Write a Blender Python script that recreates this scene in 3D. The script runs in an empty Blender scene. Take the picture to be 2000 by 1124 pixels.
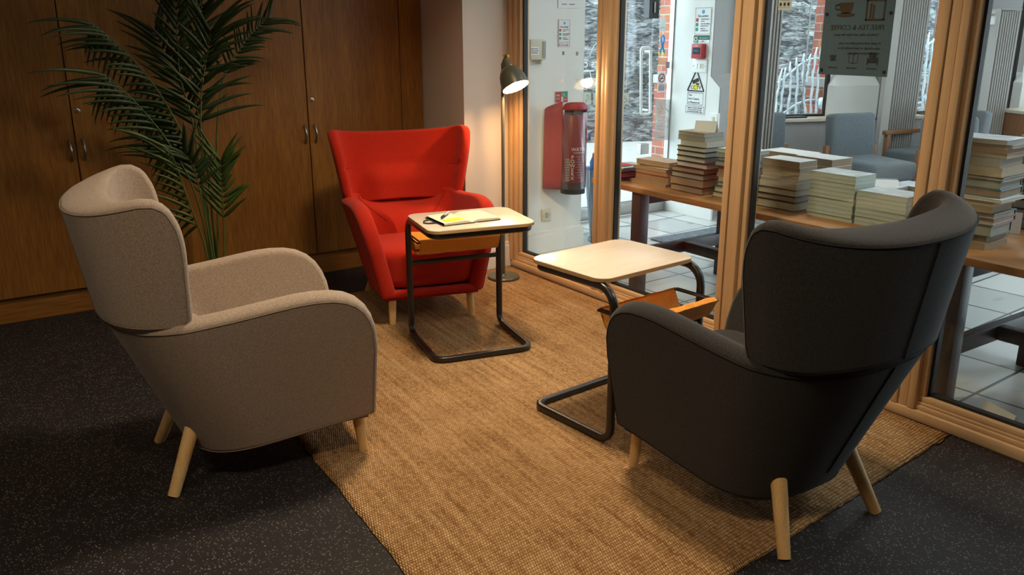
import bpy, bmesh, math, random
from mathutils import Vector, Matrix, noise
random.seed(7)
SC = bpy.context.scene
COL = SC.collection
PI = math.pi

# ------------------------------------------------------------------ camera
CAM_H = 1.45
PITCH, ROLL, YAW, FPX = 0.290315, -0.00219, 0.59502, 1675.3
FWD = Vector((math.sin(YAW)*math.cos(PITCH), math.cos(YAW)*math.cos(PITCH), -math.sin(PITCH)))
_r = Vector((math.cos(YAW), -math.sin(YAW), 0)); _u = _r.cross(FWD)
RIGHT = _r*math.cos(ROLL) + _u*math.sin(ROLL)
UP = _u*math.cos(ROLL) - _r*math.sin(ROLL)
EYE = Vector((0, 0, CAM_H))
cam = bpy.data.cameras.new('camera'); cam.sensor_width = 36; cam.lens = 36*FPX/2000; cam.clip_start = .05
cam_o = bpy.data.objects.new('camera', cam); COL.objects.link(cam_o); SC.camera = cam_o
cam_o.matrix_world = Matrix(((RIGHT.x, UP.x, -FWD.x, 0), (RIGHT.y, UP.y, -FWD.y, 0), (RIGHT.z, UP.z, -FWD.z, CAM_H), (0, 0, 0, 1)))

# ------------------------------------------------------------------ world, view
w = bpy.data.worlds.new('world'); SC.world = w; w.use_nodes = True
nt = w.node_tree; nt.nodes.clear()
wo = nt.nodes.new('ShaderNodeOutputWorld'); bg = nt.nodes.new('ShaderNodeBackground')
sky = nt.nodes.new('ShaderNodeValToRGB'); tc = nt.nodes.new('ShaderNodeTexCoord'); sp = nt.nodes.new('ShaderNodeSeparateXYZ')
nt.links.new(tc.outputs['Generated'], sp.inputs[0]); nt.links.new(sp.outputs['Z'], sky.inputs[0])
sky.color_ramp.elements[0].position = 0; sky.color_ramp.elements[0].color = (.74, .86, 1, 1)
sky.color_ramp.elements[1].position = .6; sky.color_ramp.elements[1].color = (.88, .95, 1, 1)
nt.links.new(sky.outputs[0], bg.inputs[0]); nt.links.new(bg.outputs[0], wo.inputs[0])
bg.inputs[1].default_value = 8.0
vs = SC.view_settings
SC.display_settings.display_device = 'sRGB'
vs.view_transform = 'Standard'; vs.look = 'None'; vs.exposure = 0.0; vs.gamma = 1; vs.use_curve_mapping = False
SC.cycles.max_bounces = 10; SC.cycles.transparent_max_bounces = 24; SC.cycles.diffuse_bounces = 5
SC.cycles.sample_clamp_indirect = 6; SC.cycles.caustics_reflective = False; SC.cycles.caustics_refractive = False
try:
    SC.cycles.use_denoising = True
except Exception: pass

# room ceiling lights (positions, watts), the last two added as fill; their fixtures are built below
KEY_FILL_LIGHTS = [((1.8, 2.75), 33), ((.35, .75), 22), ((-.9, 1.7), 10)]
LOBBY_FILL = [((4.1, 3.0), 14), ((4.3, .8), 20), ((5.6, 3.2), 14), ((5.6, 1.2), 18)]  # cool panels added out of view to brighten the lobby
CEIL = 2.75

# ------------------------------------------------------------------ helpers
def ray(px, py): return FWD + RIGHT*((px-1000)/FPX) - UP*((py-562)/FPX)
def at_z(px, py, z): d = ray(px, py); return EYE + d*((z-CAM_H)/d.z)
def at_x(px, py, x): d = ray(px, py); return EYE + d*(x/d.x)
def at_y(px, py, y): d = ray(px, py); return EYE + d*(y/d.y)
DH = Vector((math.sin(YAW), math.cos(YAW), 0))
def at_d(px, py, dist): d = ray(px, py); return EYE + d*(dist/d.dot(DH))

class MB:
    """collects shapes into one mesh"""
    def __init__(s): s.bm = bmesh.new()
    def add(s, other, mat=None):
        me = bpy.data.meshes.new('tmp'); other.to_mesh(me); other.free()
        if mat is not None: me.transform(mat)
        s.bm.from_mesh(me); bpy.data.meshes.remove(me); return s
    def box(s, lo, hi, bevel=0, seg=2, mat=None, taper=None):
        b = bmesh.new(); bmesh.ops.create_cube(b, size=1)
        for v in b.verts:
            v.co = Vector([lo[i] + (v.co[i]+.5)*(hi[i]-lo[i]) for i in range(3)])
        if taper:
            cx, cy = (lo[0]+hi[0])/2, (lo[1]+hi[1])/2
            for v in b.verts:
                if abs(v.co.z-lo[2]) < 1e-6: v.co.x = cx+(v.co.x-cx)*taper[0]; v.co.y = cy+(v.co.y-cy)*taper[1]
        if bevel: bmesh.ops.bevel(b, geom=b.edges[:], offset=bevel, segments=seg, profile=.5, affect='EDGES')
        return s.add(b, mat)
    def cone(s, p0, p1, r0, r1, n=20, cap=True):
        p0, p1 = Vector(p0), Vector(p1); d = p1-p0
        b = bmesh.new(); bmesh.ops.create_cone(b, cap_ends=cap, segments=n, radius1=r0, radius2=r1, depth=d.length)
        return s.add(b, Matrix.Translation((p0+p1)/2) @ d.to_track_quat('Z', 'Y').to_matrix().to_4x4())
    def lathe(s, prof, n=32, mat=None):
        b = bmesh.new(); rings = []
        for r, z in prof:
            rings.append([b.verts.new((r*math.cos(2*PI*i/n), r*math.sin(2*PI*i/n), z)) for i in range(n)] if r > 1e-6 else [b.verts.new((0, 0, z))])
        for a, c in zip(rings, rings[1:]):
            for i in range(n):
                j = (i+1) % n
                q = [a[i % len(a)], a[j % len(a)], c[j % len(c)], c[i % len(c)]]
                q = list(dict.fromkeys(q))
                if len(q) > 2: b.faces.new(q)
        return s.add(b, mat)
    def tube(s, pts, r, n=10, closed=False, square=False, radii=None):
        pts = [Vector(p) for p in pts]; N = len(pts); b = bmesh.new(); rings = []
        up = None
        for i, p in enumerate(pts):
            a = pts[(i-1) % N] if (closed or i > 0) else p
            c = pts[(i+1) % N] if (closed or i < N-1) else p
            t = (c-a)
            t = t.normalized() if t.length > 1e-9 else Vector((0, 0, 1))
            if up is None:
                up = Vector((0, 0, 1)) if abs(t.z) < .9 else Vector((1, 0, 0))
            x = up - t*up.dot(t)
            x = x.normalized() if x.length > 1e-6 else t.orthogonal().normalized()
            y = t.cross(x); up = x
            rr = radii[i] if radii else r
            ring = []
            for k in range(n):
                a_ = 2*PI*(k+.5)/n; ca, sa = math.cos(a_), math.sin(a_)
                if square:
                    m = (abs(ca)**5+abs(sa)**5)**(-1/5.0); ca *= m; sa *= m
                ring.append(b.verts.new(p + x*(ca*rr) + y*(sa*rr)))
            rings.append(ring)
        for i in range(N if closed else N-1):
            a, c = rings[i], rings[(i+1) % N]
            for k in range(n): b.faces.new((a[k], a[(k+1) % n], c[(k+1) % n], c[k]))
        if not closed: b.faces.new(rings[0][::-1]); b.faces.new(rings[-1])
        return s.add(b)
    def prism(s, poly, z0, z1, mat=None, bevel=0):
        b = bmesh.new(); lo = [b.verts.new((x, y, z0)) for x, y in poly]; hi = [b.verts.new((x, y, z1)) for x, y in poly]
        b.faces.new(lo[::-1]); b.faces.new(hi)
        for i in range(len(poly)): b.faces.new((lo[i], lo[(i+1) % len(poly)], hi[(i+1) % len(poly)], hi[i]))
        if bevel: bmesh.ops.bevel(b, geom=[e for e in b.edges if abs(e.verts[0].co.z-e.verts[1].co.z) < 1e-7], offset=bevel, segments=2, profile=.5, affect='EDGES')
        return s.add(b, mat)
    def grid(s, rows, close_u=False):
        b = bmesh.new(); V = [[b.verts.new(p) for p in r] for r in rows]
        for i in range(len(V)-1):
            for j in range(len(V[0])-1): b.faces.new((V[i][j], V[i][j+1], V[i+1][j+1], V[i+1][j]))
        return s.add(b)

def obj(name, mb, mat, parent=None, smooth=None, uv=None):
    bm = mb.bm
    bmesh.ops.remove_doubles(bm, verts=bm.verts[:], dist=1e-6)
    bmesh.ops.recalc_face_normals(bm, faces=bm.faces[:])
    me = bpy.data.meshes.new(name); bm.to_mesh(me); bm.free()
    if smooth is not None:
        for p in me.polygons: p.use_smooth = True
        if smooth < 179:
            try: me.set_sharp_from_angle(angle=math.radians(smooth))
            except Exception: pass
    if mat: me.materials.append(mat)
    o = bpy.data.objects.new(name, me); COL.objects.link(o)
    if parent: o.parent = parent
    return o
def tag(o, label, cat, group=None):
    o['label'] = label; o['category'] = cat
    if group: o['group'] = group
    return o
def thing(name, label, cat, loc=(0, 0, 0), rotz=0, group=None):
    o = bpy.data.objects.new(name, None); COL.objects.link(o); o.location = loc; o.rotation_euler = (0, 0, rotz)
    o.empty_display_size = .1
    return tag(o, label, cat, group)
def struct(name, mb, mat, parent=None, smooth=None):
    o = obj(name, mb, mat, parent, smooth)
    if not parent: o['kind'] = 'structure'
    return o
def rounded_path(pts, rad, n=6, closed=True):
    """polyline with rounded corners"""
    pts = [Vector(p) for p in pts]; out = []; N = len(pts)
    for i, p in enumerate(pts):
        if not closed and i in (0, N-1): out.append(p); continue
        a, c = pts[i-1], pts[(i+1) % N]; r = rad[i] if isinstance(rad, (list, tuple)) else rad
        da, dc = (a-p), (c-p); ra = min(r, da.length*.49); rc = min(r, dc.length*.49)
        A, C_ = p+da.normalized()*ra, p+dc.normalized()*rc
        for k in range(n+1):
            t = k/n; th = t*PI/2
            # quarter-ellipse style blend
            out.append(p + (A-p)*(1-math.sin(th)) + (C_-p)*(1-math.cos(th)))
    return out
def rrect(w, h, r, n=6):
    return [(p.x, p.y) for p in rounded_path([(-w/2, -h/2, 0), (w/2, -h/2, 0), (w/2, h/2, 0), (-w/2, h/2, 0)], r, n)]

# ------------------------------------------------------------------ materials
def new_mat(name):
    m = bpy.data.materials.new(name); m.use_nodes = True; n = m.node_tree.nodes; l = m.node_tree.links
    b = n['Principled BSDF']; return m, n, l, b
def hexc(r, g, b):
    f = lambda c: ((c/255+.055)/1.055)**2.4 if c > 10 else c/255/12.92
    return (f(r), f(g), f(b), 1)
def plain(name, col, rough=.6, metal=0, var=.08, scale=30, bump=0, spec=.5, coat=0):
    m, n, l, b = new_mat(name)
    t = n.new('ShaderNodeTexCoord'); no = n.new('ShaderNodeTexNoise'); no.inputs['Scale'].default_value = scale; no.inputs['Detail'].default_value = 4
    l.new(t.outputs['Object'], no.inputs['Vector'])
    mx = n.new('ShaderNodeMix'); mx.data_type = 'RGBA'
    mx.inputs['A'].default_value = tuple(max(0, c*(1-var)) for c in col[:3])+(1,); mx.inputs['B'].default_value = tuple(min(1, c*(1+var)) for c in col[:3])+(1,)
    l.new(no.outputs['Fac'], mx.inputs['Factor']); l.new(mx.outputs['Result'], b.inputs['Base Color'])
    b.inputs['Roughness'].default_value = rough; b.inputs['Metallic'].default_value = metal
    b.inputs['Specular IOR Level'].default_value = spec
    b.inputs['Coat Weight'].default_value = coat
    if bump:
        bp = n.new('ShaderNodeBump'); bp.inputs['Strength'].default_value = bump; bp.inputs['Distance'].default_value = .004
        l.new(no.outputs['Fac'], bp.inputs['Height']); l.new(bp.outputs['Normal'], b.inputs['Normal'])
    return m
def fabric(name, c1, c2, scale=650, rough=.95, sheen=.15):
    m, n, l, b = new_mat(name)
    t = n.new('ShaderNodeTexCoord')
    no = n.new('ShaderNodeTexNoise'); no.inputs['Scale'].default_value = scale; no.inputs['Detail'].default_value = 2
    n2 = n.new('ShaderNodeTexNoise'); n2.inputs['Scale'].default_value = scale*.28; n2.inputs['Detail'].default_value = 3
    l.new(t.outputs['Object'], no.inputs['Vector']); l.new(t.outputs['Object'], n2.inputs['Vector'])
    ad = n.new('ShaderNodeMath'); ad.operation = 'ADD'; l.new(no.outputs['Fac'], ad.inputs[0]); l.new(n2.outputs['Fac'], ad.inputs[1])
    rp = n.new('ShaderNodeValToRGB'); rp.color_ramp.elements[0].position = .38; rp.color_ramp.elements[1].position = .64
    hf = n.new('ShaderNodeMath'); hf.operation = 'MULTIPLY'; hf.inputs[1].default_value = .5; l.new(ad.outputs[0], hf.inputs[0]); l.new(hf.outputs[0], rp.inputs[0])
    rp.color_ramp.elements[0].color = c1; rp.color_ramp.elements[1].color = c2
    l.new(rp.outputs[0], b.inputs['Base Color']); b.inputs['Roughness'].default_value = rough
    b.inputs['Specular IOR Level'].default_value = .2
    b.inputs['Sheen Weight'].default_value = sheen; b.inputs['Sheen Roughness'].default_value = .6
    bp = n.new('ShaderNodeBump'); bp.inputs['Strength'].default_value = .35; bp.inputs['Distance'].default_value = .0015
    l.new(no.outputs['Fac'], bp.inputs['Height']); l.new(bp.outputs['Normal'], b.inputs['Normal'])
    return m
def wood(name, c1, c2, stretch=(14, 14, .7), rough=.42, scale=1.0, rings=.38, coat=.1):
    m, n, l, b = new_mat(name)
    t = n.new('ShaderNodeTexCoord'); mp = n.new('ShaderNodeMapping'); l.new(t.outputs['Object'], mp.inputs['Vector'])
    mp.inputs['Scale'].default_value = tuple(s*scale for s in stretch)
    n1 = n.new('ShaderNodeTexNoise'); n1.inputs['Scale'].default_value = 1.0; n1.inputs['Detail'].default_value = 5; n1.inputs['Distortion'].default_value = 1.2
    l.new(mp.outputs[0], n1.inputs['Vector'])
    wv = n.new('ShaderNodeMath'); wv.operation = 'MULTIPLY'; wv.inputs[1].default_value = 22*rings; l.new(n1.outputs['Fac'], wv.inputs[0])
    sn = n.new('ShaderNodeMath'); sn.operation = 'SINE'; l.new(wv.outputs[0], sn.inputs[0])
    mp2 = n.new('ShaderNodeMapping'); l.new(t.outputs['Object'], mp2.inputs['Vector']); mp2.inputs['Scale'].default_value = tuple(s*scale*14 for s in stretch)
    n2 = n.new('ShaderNodeTexNoise'); n2.inputs['Scale'].default_value = 1; n2.inputs['Detail'].default_value = 3; l.new(mp2.outputs[0], n2.inputs['Vector'])
    a = n.new('ShaderNodeMath'); a.operation = 'MULTIPLY_ADD'; l.new(sn.outputs[0], a.inputs[0]); a.inputs[1].default_value = .16; l.new(n2.outputs['Fac'], a.inputs[2])
    rp = n.new('ShaderNodeValToRGB'); rp.color_ramp.elements[0].position = .25; rp.color_ramp.elements[1].position = .75
    rp.color_ramp.elements[0].color = c1; rp.color_ramp.elements[1].color = c2
    l.new(a.outputs[0], rp.inputs[0]); l.new(rp.outputs[0], b.inputs['Base Color'])
    b.inputs['Roughness'].default_value = rough; b.inputs['Coat Weight'].default_value = coat; b.inputs['Coat Roughness'].default_value = .3
    bp = n.new('ShaderNodeBump'); bp.inputs['Strength'].default_value = .08; bp.inputs['Distance'].default_value = .002
    l.new(n2.outputs['Fac'], bp.inputs['Height']); l.new(bp.outputs['Normal'], b.inputs['Normal'])
    return m
def emit(name, col, s):
    m, n, l, b = new_mat(name); b.inputs['Emission Color'].default_value = col; b.inputs['Emission Strength'].default_value = s
    b.inputs['Base Color'].default_value = (.8, .8, .8, 1); return m
def glass_pane(name, tint=(.93, .97, .96, 1), refl=1.0):
    m, n, l, b = new_mat(name); n.remove(b); out = n['Material Output']
    tr = n.new('ShaderNodeBsdfTransparent'); tr.inputs[0].default_value = tint
    gl = n.new('ShaderNodeBsdfGlossy'); gl.inputs['Roughness'].default_value = .0
    lw = n.new('ShaderNodeLayerWeight'); lw.inputs['Blend'].default_value = .5
    p5 = n.new('ShaderNodeMath'); p5.operation = 'POWER'; p5.inputs[1].default_value = 5; l.new(lw.outputs['Facing'], p5.inputs[0])
    fr = n.new('ShaderNodeMath'); fr.operation = 'MULTIPLY_ADD'; fr.inputs[1].default_value = .96; fr.inputs[2].default_value = .04; l.new(p5.outputs[0], fr.inputs[0])
    t = n.new('ShaderNodeTexCoord'); no = n.new('ShaderNodeTexNoise'); no.inputs['Scale'].default_value = 3; l.new(t.outputs['Object'], no.inputs['Vector'])
    mu = n.new('ShaderNodeMath'); mu.operation = 'MULTIPLY'; mu.inputs[1].default_value = refl; l.new(fr.outputs[0], mu.inputs[0])
    mx = n.new('ShaderNodeMixShader'); l.new(mu.outputs[0], mx.inputs[0]); l.new(tr.outputs[0], mx.inputs[1]); l.new(gl.outputs[0], mx.inputs[2])
    l.new(mx.outputs[0], out.inputs[0]); return m

M = {}
M['oak'] = wood('cabinet oak', (.20, .078, .011, 1), (.36, .160, .024, 1), (9, 9, .55), rough=.45)
M['oak_h'] = wood('plinth oak', (.20, .078, .011, 1), (.36, .160, .024, 1), (.55, 9, 9), rough=.5)
M['frame_wood'] = wood('glazing frame wood', (.56, .37, .20, 1), (.64, .44, .25, 1), (16, 16, .8), rough=.4, rings=.15)
M['frame_wood_h'] = wood('glazing sill wood', (.56, .37, .20, 1), (.64, .44, .25, 1), (16, .8, 16), rough=.4, rings=.15)
M['beech'] = wood('beech leg', (.62, .38, .15, 1), (.74, .49, .22, 1), (20, 20, 2), rough=.5, rings=.3)
M['top_wood'] = wood('pale table top wood', (.71, .61, .49, 1), (.80, .71, .59, 1), (1.2, 14, 14), rough=.3, rings=.3, coat=.6)
M['edge_wood'] = wood('table edge wood', (.55, .36, .15, 1), (.66, .46, .22, 1), (1, 10, 10), rough=.5)
M['table_wood'] = wood('display table wood', (.36, .16, .06, 1), (.52, .26, .10, 1), (9, .6, 9), rough=.35)
M['dark_wood'] = plain('table leg dark wood', (.045, .032, .035, 1), .45)
M['arm_wood'] = wood('chair frame wood', (.30, .13, .06, 1), (.42, .20, .10, 1), (8, 8, 1))
M['grey_fab'] = fabric('oatmeal wool', (.22, .165, .125, 1), (.44, .345, .27, 1), 900)
M['red_fab'] = fabric('red wool', (.36, .012, .004, 1), (.50, .024, .006, 1), sheen=.05)
M['dark_fab'] = fabric('charcoal wool', (.007, .006, .006, 1), (.030, .027, .026, 1))
M['grey_thread'] = plain('oatmeal thread', (.20, .15, .11, 1), .9)
M['red_thread'] = plain('red thread', (.16, .006, .003, 1), .9)
M['dark_thread'] = plain('charcoal thread', (.004, .004, .004, 1), .9)
M['blue_fab'] = fabric('slate blue cloth', (.135, .165, .19, 1), (.20, .24, .27, 1), 300)
M['steel_black'] = plain('dark steel tube', (.013, .011, .011, 1), .32, .0, spec=.6)
M['orange'] = fabric('orange canvas', (.62, .23, .012, 1), (.76, .31, .02, 1), 500, rough=.7)
M['lamp_grey'] = plain('olive grey enamel', (.085, .085, .06, 1), .35, .0, spec=.6)
M['lamp_in'] = plain('white enamel lining', (.8, .76, .66, 1), .5)
M['brass'] = plain('brass', (.62, .42, .12, 1), .3, 1)
M['chrome'] = plain('brushed steel', (.45, .44, .42, 1), .3, 1)
M['wall'] = plain('warm white plaster', (.66, .58, .50, 1), .85, var=.03, scale=3, bump=.05)
M['wall_dark'] = plain('room wall plaster', (.42, .36, .30, 1), .9, var=.03)
M['white_wall'] = plain('white painted plaster', (.80, .80, .77, 1), .75, var=.03, scale=2, bump=.04)
M['grey_wall'] = plain('grey plaster and shade tone', (.36, .35, .34, 1), .8, var=.04, scale=2)  # also serves as the shade colour on the pier return
M['white'] = plain('white gloss paint', (.82, .82, .80, 1), .35, var=.02)
M['paper'] = plain('white paper', (.80, .80, .80, 1), .8, var=.02)
M['black'] = plain('black rubber', (.012, .012, .012, 1), .6)
M['ceil'] = plain('ceiling paint', (.6, .57, .52, 1), .9)
M['ink'] = plain('dark ink', (.03, .03, .035, 1), .8)
M['red_ink'] = plain('red ink', (.45, .03, .03, 1), .7)
M['green_ink'] = plain('green ink', (.02, .28, .17, 1), .7)
M['blue_ink'] = plain('blue ink', (.04, .30, .55, 1), .7)
M['yellow'] = plain('yellow note paper', (.85, .72, .02, 1), .7)
M['cream_paper'] = plain('cream notebook paper', (.80, .74, .58, 1), .85, var=.03)
M['ext_red'] = plain('red vinyl cover', (.36, .028, .04, 1), .45)
M['ext_body'] = plain('red cylinder paint', (.20, .012, .022, 1), .3)
M['pane'] = glass_pane('window glass')
M['pane2'] = glass_pane('door glass', (.95, .98, .98, 1), .8)
M['vinyl'] = plain('white vinyl', (.85, .86, .86, 1), .6)
M['palm'] = plain('palm leaf', (.024, .052, .018, 1), .4, var=.35, scale=9)
M['palm_new'] = plain('young palm leaf', (.055, .105, .02, 1), .42, var=.3, scale=9)
M['stem'] = plain('palm stem', (.07, .11, .025, 1), .5, var=.3, scale=15)
M['pot'] = plain('dark plant pot', (.03, .03, .03, 1), .5)
M['soil'] = plain('soil', (.03, .02, .012, 1), .95, bump=.5)
M['pewter'] = plain('radiator enamel', (.40, .38, .35, 1), .45, var=.02)
M['iron'] = plain('galvanised iron', (.55, .62, .66, 1), .5, .3, var=.35, scale=20, bump=.4)
M['umbrella_blue'] = plain('blue umbrella cloth', (.05, .17, .42, 1), .5)
M['stand_blue'] = plain('pale blue steel', (.28, .42, .60, 1), .4)
M['plastic_cream'] = plain('cream plastic', (.62, .58, .47, 1), .5)
M['pave'] = plain('pavement stone', (.34, .34, .33, 1), .8, var=.12, scale=4)

def rug_mat():
    m, n, l, b = new_mat('woven jute')
    uv = n.new('ShaderNodeUVMap'); sx = n.new('ShaderNodeSeparateXYZ'); l.new(uv.outputs[0], sx.inputs[0])
    def math_(op, a, c=None, d=None):
        q = n.new('ShaderNodeMath'); q.operation = op
        for i, v in enumerate((a, c, d)):
            if v is None: continue
            if isinstance(v, (int, float)): q.inputs[i].default_value = v
            else: l.new(v, q.inputs[i])
        return q.outputs[0]
    wob = n.new('ShaderNodeTexNoise'); wob.inputs['Scale'].default_value = 22; l.new(uv.outputs[0], wob.inputs['Vector'])
    U, V = sx.outputs['X'], sx.outputs['Y']
    v = math_('ADD', math_('DIVIDE', V, .0125), math_('MULTIPLY', wob.outputs['Fac'], .9))
    row = math_('FLOOR', v)
    u = math_('ADD', math_('DIVIDE', U, .0085), math_('ADD', math_('MULTIPLY', row, .5), math_('MULTIPLY', wob.outputs['Fac'], 1.3)))
    fu = math_('SUBTRACT', math_('MULTIPLY', math_('FRACT', u), 2), 1); fv = math_('SUBTRACT', math_('MULTIPLY', math_('FRACT', v), 2), 1)
    h = math_('MULTIPLY', math_('SUBTRACT', 1, math_('POWER', math_('ABSOLUTE', fu), 2.2)), math_('SUBTRACT', 1, math_('POWER', math_('ABSOLUTE', fv), 2.2)))
    cell = n.new('ShaderNodeCombineXYZ'); l.new(math_('FLOOR', u), cell.inputs[0]); l.new(row, cell.inputs[1])
    wn = n.new('ShaderNodeTexWhiteNoise'); l.new(cell.outputs[0], wn.inputs['Vector'])
    mp = n.new('ShaderNodeMapping'); mp.inputs['Scale'].default_value = (42, 1.6, 1); l.new(uv.outputs[0], mp.inputs['Vector'])
    st = n.new('ShaderNodeTexNoise'); st.inputs['Scale'].default_value = 1; st.inputs['Detail'].default_value = 4; l.new(mp.outputs[0], st.inputs['Vector'])
    big = n.new('ShaderNodeTexNoise'); big.inputs['Scale'].default_value = 5; big.inputs['Detail'].default_value = 3; l.new(uv.outputs[0], big.inputs['Vector'])
    k = math_('ADD', math_('MULTIPLY', st.outputs['Fac'], .8), math_('ADD', math_('MULTIPLY', wn.outputs['Value'], .25), math_('MULTIPLY', big.outputs['Fac'], .35)))
    rp = n.new('ShaderNodeValToRGB'); l.new(k, rp.inputs[0]); e = rp.color_ramp.elements
    e[0].position = .42; e[0].color = (.28, .13, .045, 1); e[1].position = .98; e[1].color = (.70, .455, .235, 1)
    q = rp.color_ramp.elements.new(.7); q.color = (.52, .305, .13, 1)
    dk = n.new('ShaderNodeMix'); dk.data_type = 'RGBA'; dk.blend_type = 'MULTIPLY'; dk.inputs['Factor'].default_value = 1
    l.new(rp.outputs[0], dk.inputs['A'])
    hr = n.new('ShaderNodeValToRGB'); l.new(h, hr.inputs[0]); hr.color_ramp.elements[0].color = (.42, .36, .30, 1); hr.color_ramp.elements[1].color = (1, 1, 1, 1); hr.color_ramp.elements[1].position = .6
    l.new(hr.outputs[0], dk.inputs['B']); l.new(dk.outputs['Result'], b.inputs['Base Color'])
    bp = n.new('ShaderNodeBump'); bp.inputs['Strength'].default_value = .9; bp.inputs['Distance'].default_value = .006
    l.new(h, bp.inputs['Height']); l.new(bp.outputs['Normal'], b.inputs['Normal'])
    b.inputs['Roughness'].default_value = .85; b.inputs['Specular IOR Level'].default_value = .25
    return m
M['jute'] = rug_mat()

def fleck_floor():
    m, n, l, b = new_mat('speckled rubber floor')
    t = n.new('ShaderNodeTexCoord'); base = n.new('ShaderNodeTexNoise'); base.inputs['Scale'].default_value = 60; l.new(t.outputs['Object'], base.inputs['Vector'])
    def flecks(scale, thr, keep):
        vo = n.new('ShaderNodeTexVoronoi'); vo.inputs['Scale'].default_value = scale; l.new(t.outputs['Object'], vo.inputs['Vector'])
        lt = n.new('ShaderNodeMath'); lt.operation = 'LESS_THAN'; lt.inputs[1].default_value = thr; l.new(vo.outputs['Distance'], lt.inputs[0])
        sp_ = n.new('ShaderNodeSeparateColor'); l.new(vo.outputs['Color'], sp_.inputs[0])
        gt = n.new('ShaderNodeMath'); gt.operation = 'GREATER_THAN'; gt.inputs[1].default_value = keep; l.new(sp_.outputs[0], gt.inputs[0])
        mu = n.new('ShaderNodeMath'); mu.operation = 'MULTIPLY'; l.new(lt.outputs[0], mu.inputs[0]); l.new(gt.outputs[0], mu.inputs[1])
        m2 = n.new('ShaderNodeMath'); m2.operation = 'MULTIPLY'; l.new(mu.outputs[0], m2.inputs[0]); l.new(sp_.outputs[1], m2.inputs[1]); return m2.outputs[0]
    f1 = flecks(150, .34, .58); f2 = flecks(95, .24, .7)
    mxm = n.new('ShaderNodeMath'); mxm.operation = 'MAXIMUM'; l.new(f1, mxm.inputs[0]); l.new(f2, mxm.inputs[1])
    mx = n.new('ShaderNodeMix'); mx.data_type = 'RGBA'; mx.inputs['A'].default_value = (.014, .012, .013, 1); mx.inputs['B'].default_value = (.20, .19, .19, 1)
    l.new(mxm.outputs[0], mx.inputs['Factor']); l.new(mx.outputs['Result'], b.inputs['Base Color'])
    b.inputs['Roughness'].default_value = .6; b.inputs['Specular IOR Level'].default_value = .3
    bp = n.new('ShaderNodeBump'); bp.inputs['Strength'].default_value = .2; bp.inputs['Distance'].default_value = .002; l.new(base.outputs['Fac'], bp.inputs['Height']); l.new(bp.outputs['Normal'], b.inputs['Normal'])
    return m
M['fleck'] = fleck_floor()

def tile_mat():
    m, n, l, b = new_mat('slate floor tiles')
    t = n.new('ShaderNodeTexCoord'); mp = n.new('ShaderNodeMapping'); mp.inputs['Rotation'].default_value = (0, 0, math.radians(-3)); mp.inputs['Location'].default_value = (.075, .135, 0)
    l.new(t.outputs['Object'], mp.inputs['Vector'])
    br = n.new('ShaderNodeTexBrick'); br.offset = 0; br.inputs['Scale'].default_value = 1; br.inputs['Brick Width'].default_value = .4; br.inputs['Row Height'].default_value = .4
    br.inputs['Mortar Size'].default_value = .008; br.inputs['Mortar Smooth'].default_value = .2; br.inputs['Bias'].default_value = 0
    br.inputs['Color1'].default_value = (.62, .63, .62, 1); br.inputs['Color2'].default_value = (.36, .375, .38, 1); br.inputs['Mortar'].default_value = (.03, .032, .035, 1)
    l.new(mp.outputs[0], br.inputs['Vector'])
    no = n.new('ShaderNodeTexNoise'); no.inputs['Scale'].default_value = 4; no.inputs['Detail'].default_value = 3; no.inputs['Distortion'].default_value = .4; l.new(t.outputs['Object'], no.inputs['Vector'])
    rp = n.new('ShaderNodeValToRGB'); rp.color_ramp.elements[0].position = .30; rp.color_ramp.elements[0].color = (.45, .46, .48, 1); rp.color_ramp.elements[1].position = .36; l.new(no.outputs['Fac'], rp.inputs[0])
    mx = n.new('ShaderNodeMix'); mx.data_type = 'RGBA'; mx.blend_type = 'MULTIPLY'; mx.inputs['Factor'].default_value = .8; l.new(br.outputs['Color'], mx.inputs['A']); l.new(rp.outputs[0], mx.inputs['B'])
    l.new(mx.outputs['Result'], b.inputs['Base Color']); b.inputs['Roughness'].default_value = .28; b.inputs['Specular IOR Level'].default_value = .6
    bp = n.new('ShaderNodeBump'); bp.inputs['Strength'].default_value = .5; bp.inputs['Distance'].default_value = .004; bp.invert = True; l.new(br.outputs['Fac'], bp.inputs['Height']); l.new(bp.outputs['Normal'], b.inputs['Normal'])
    return m
M['tiles'] = tile_mat()

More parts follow.
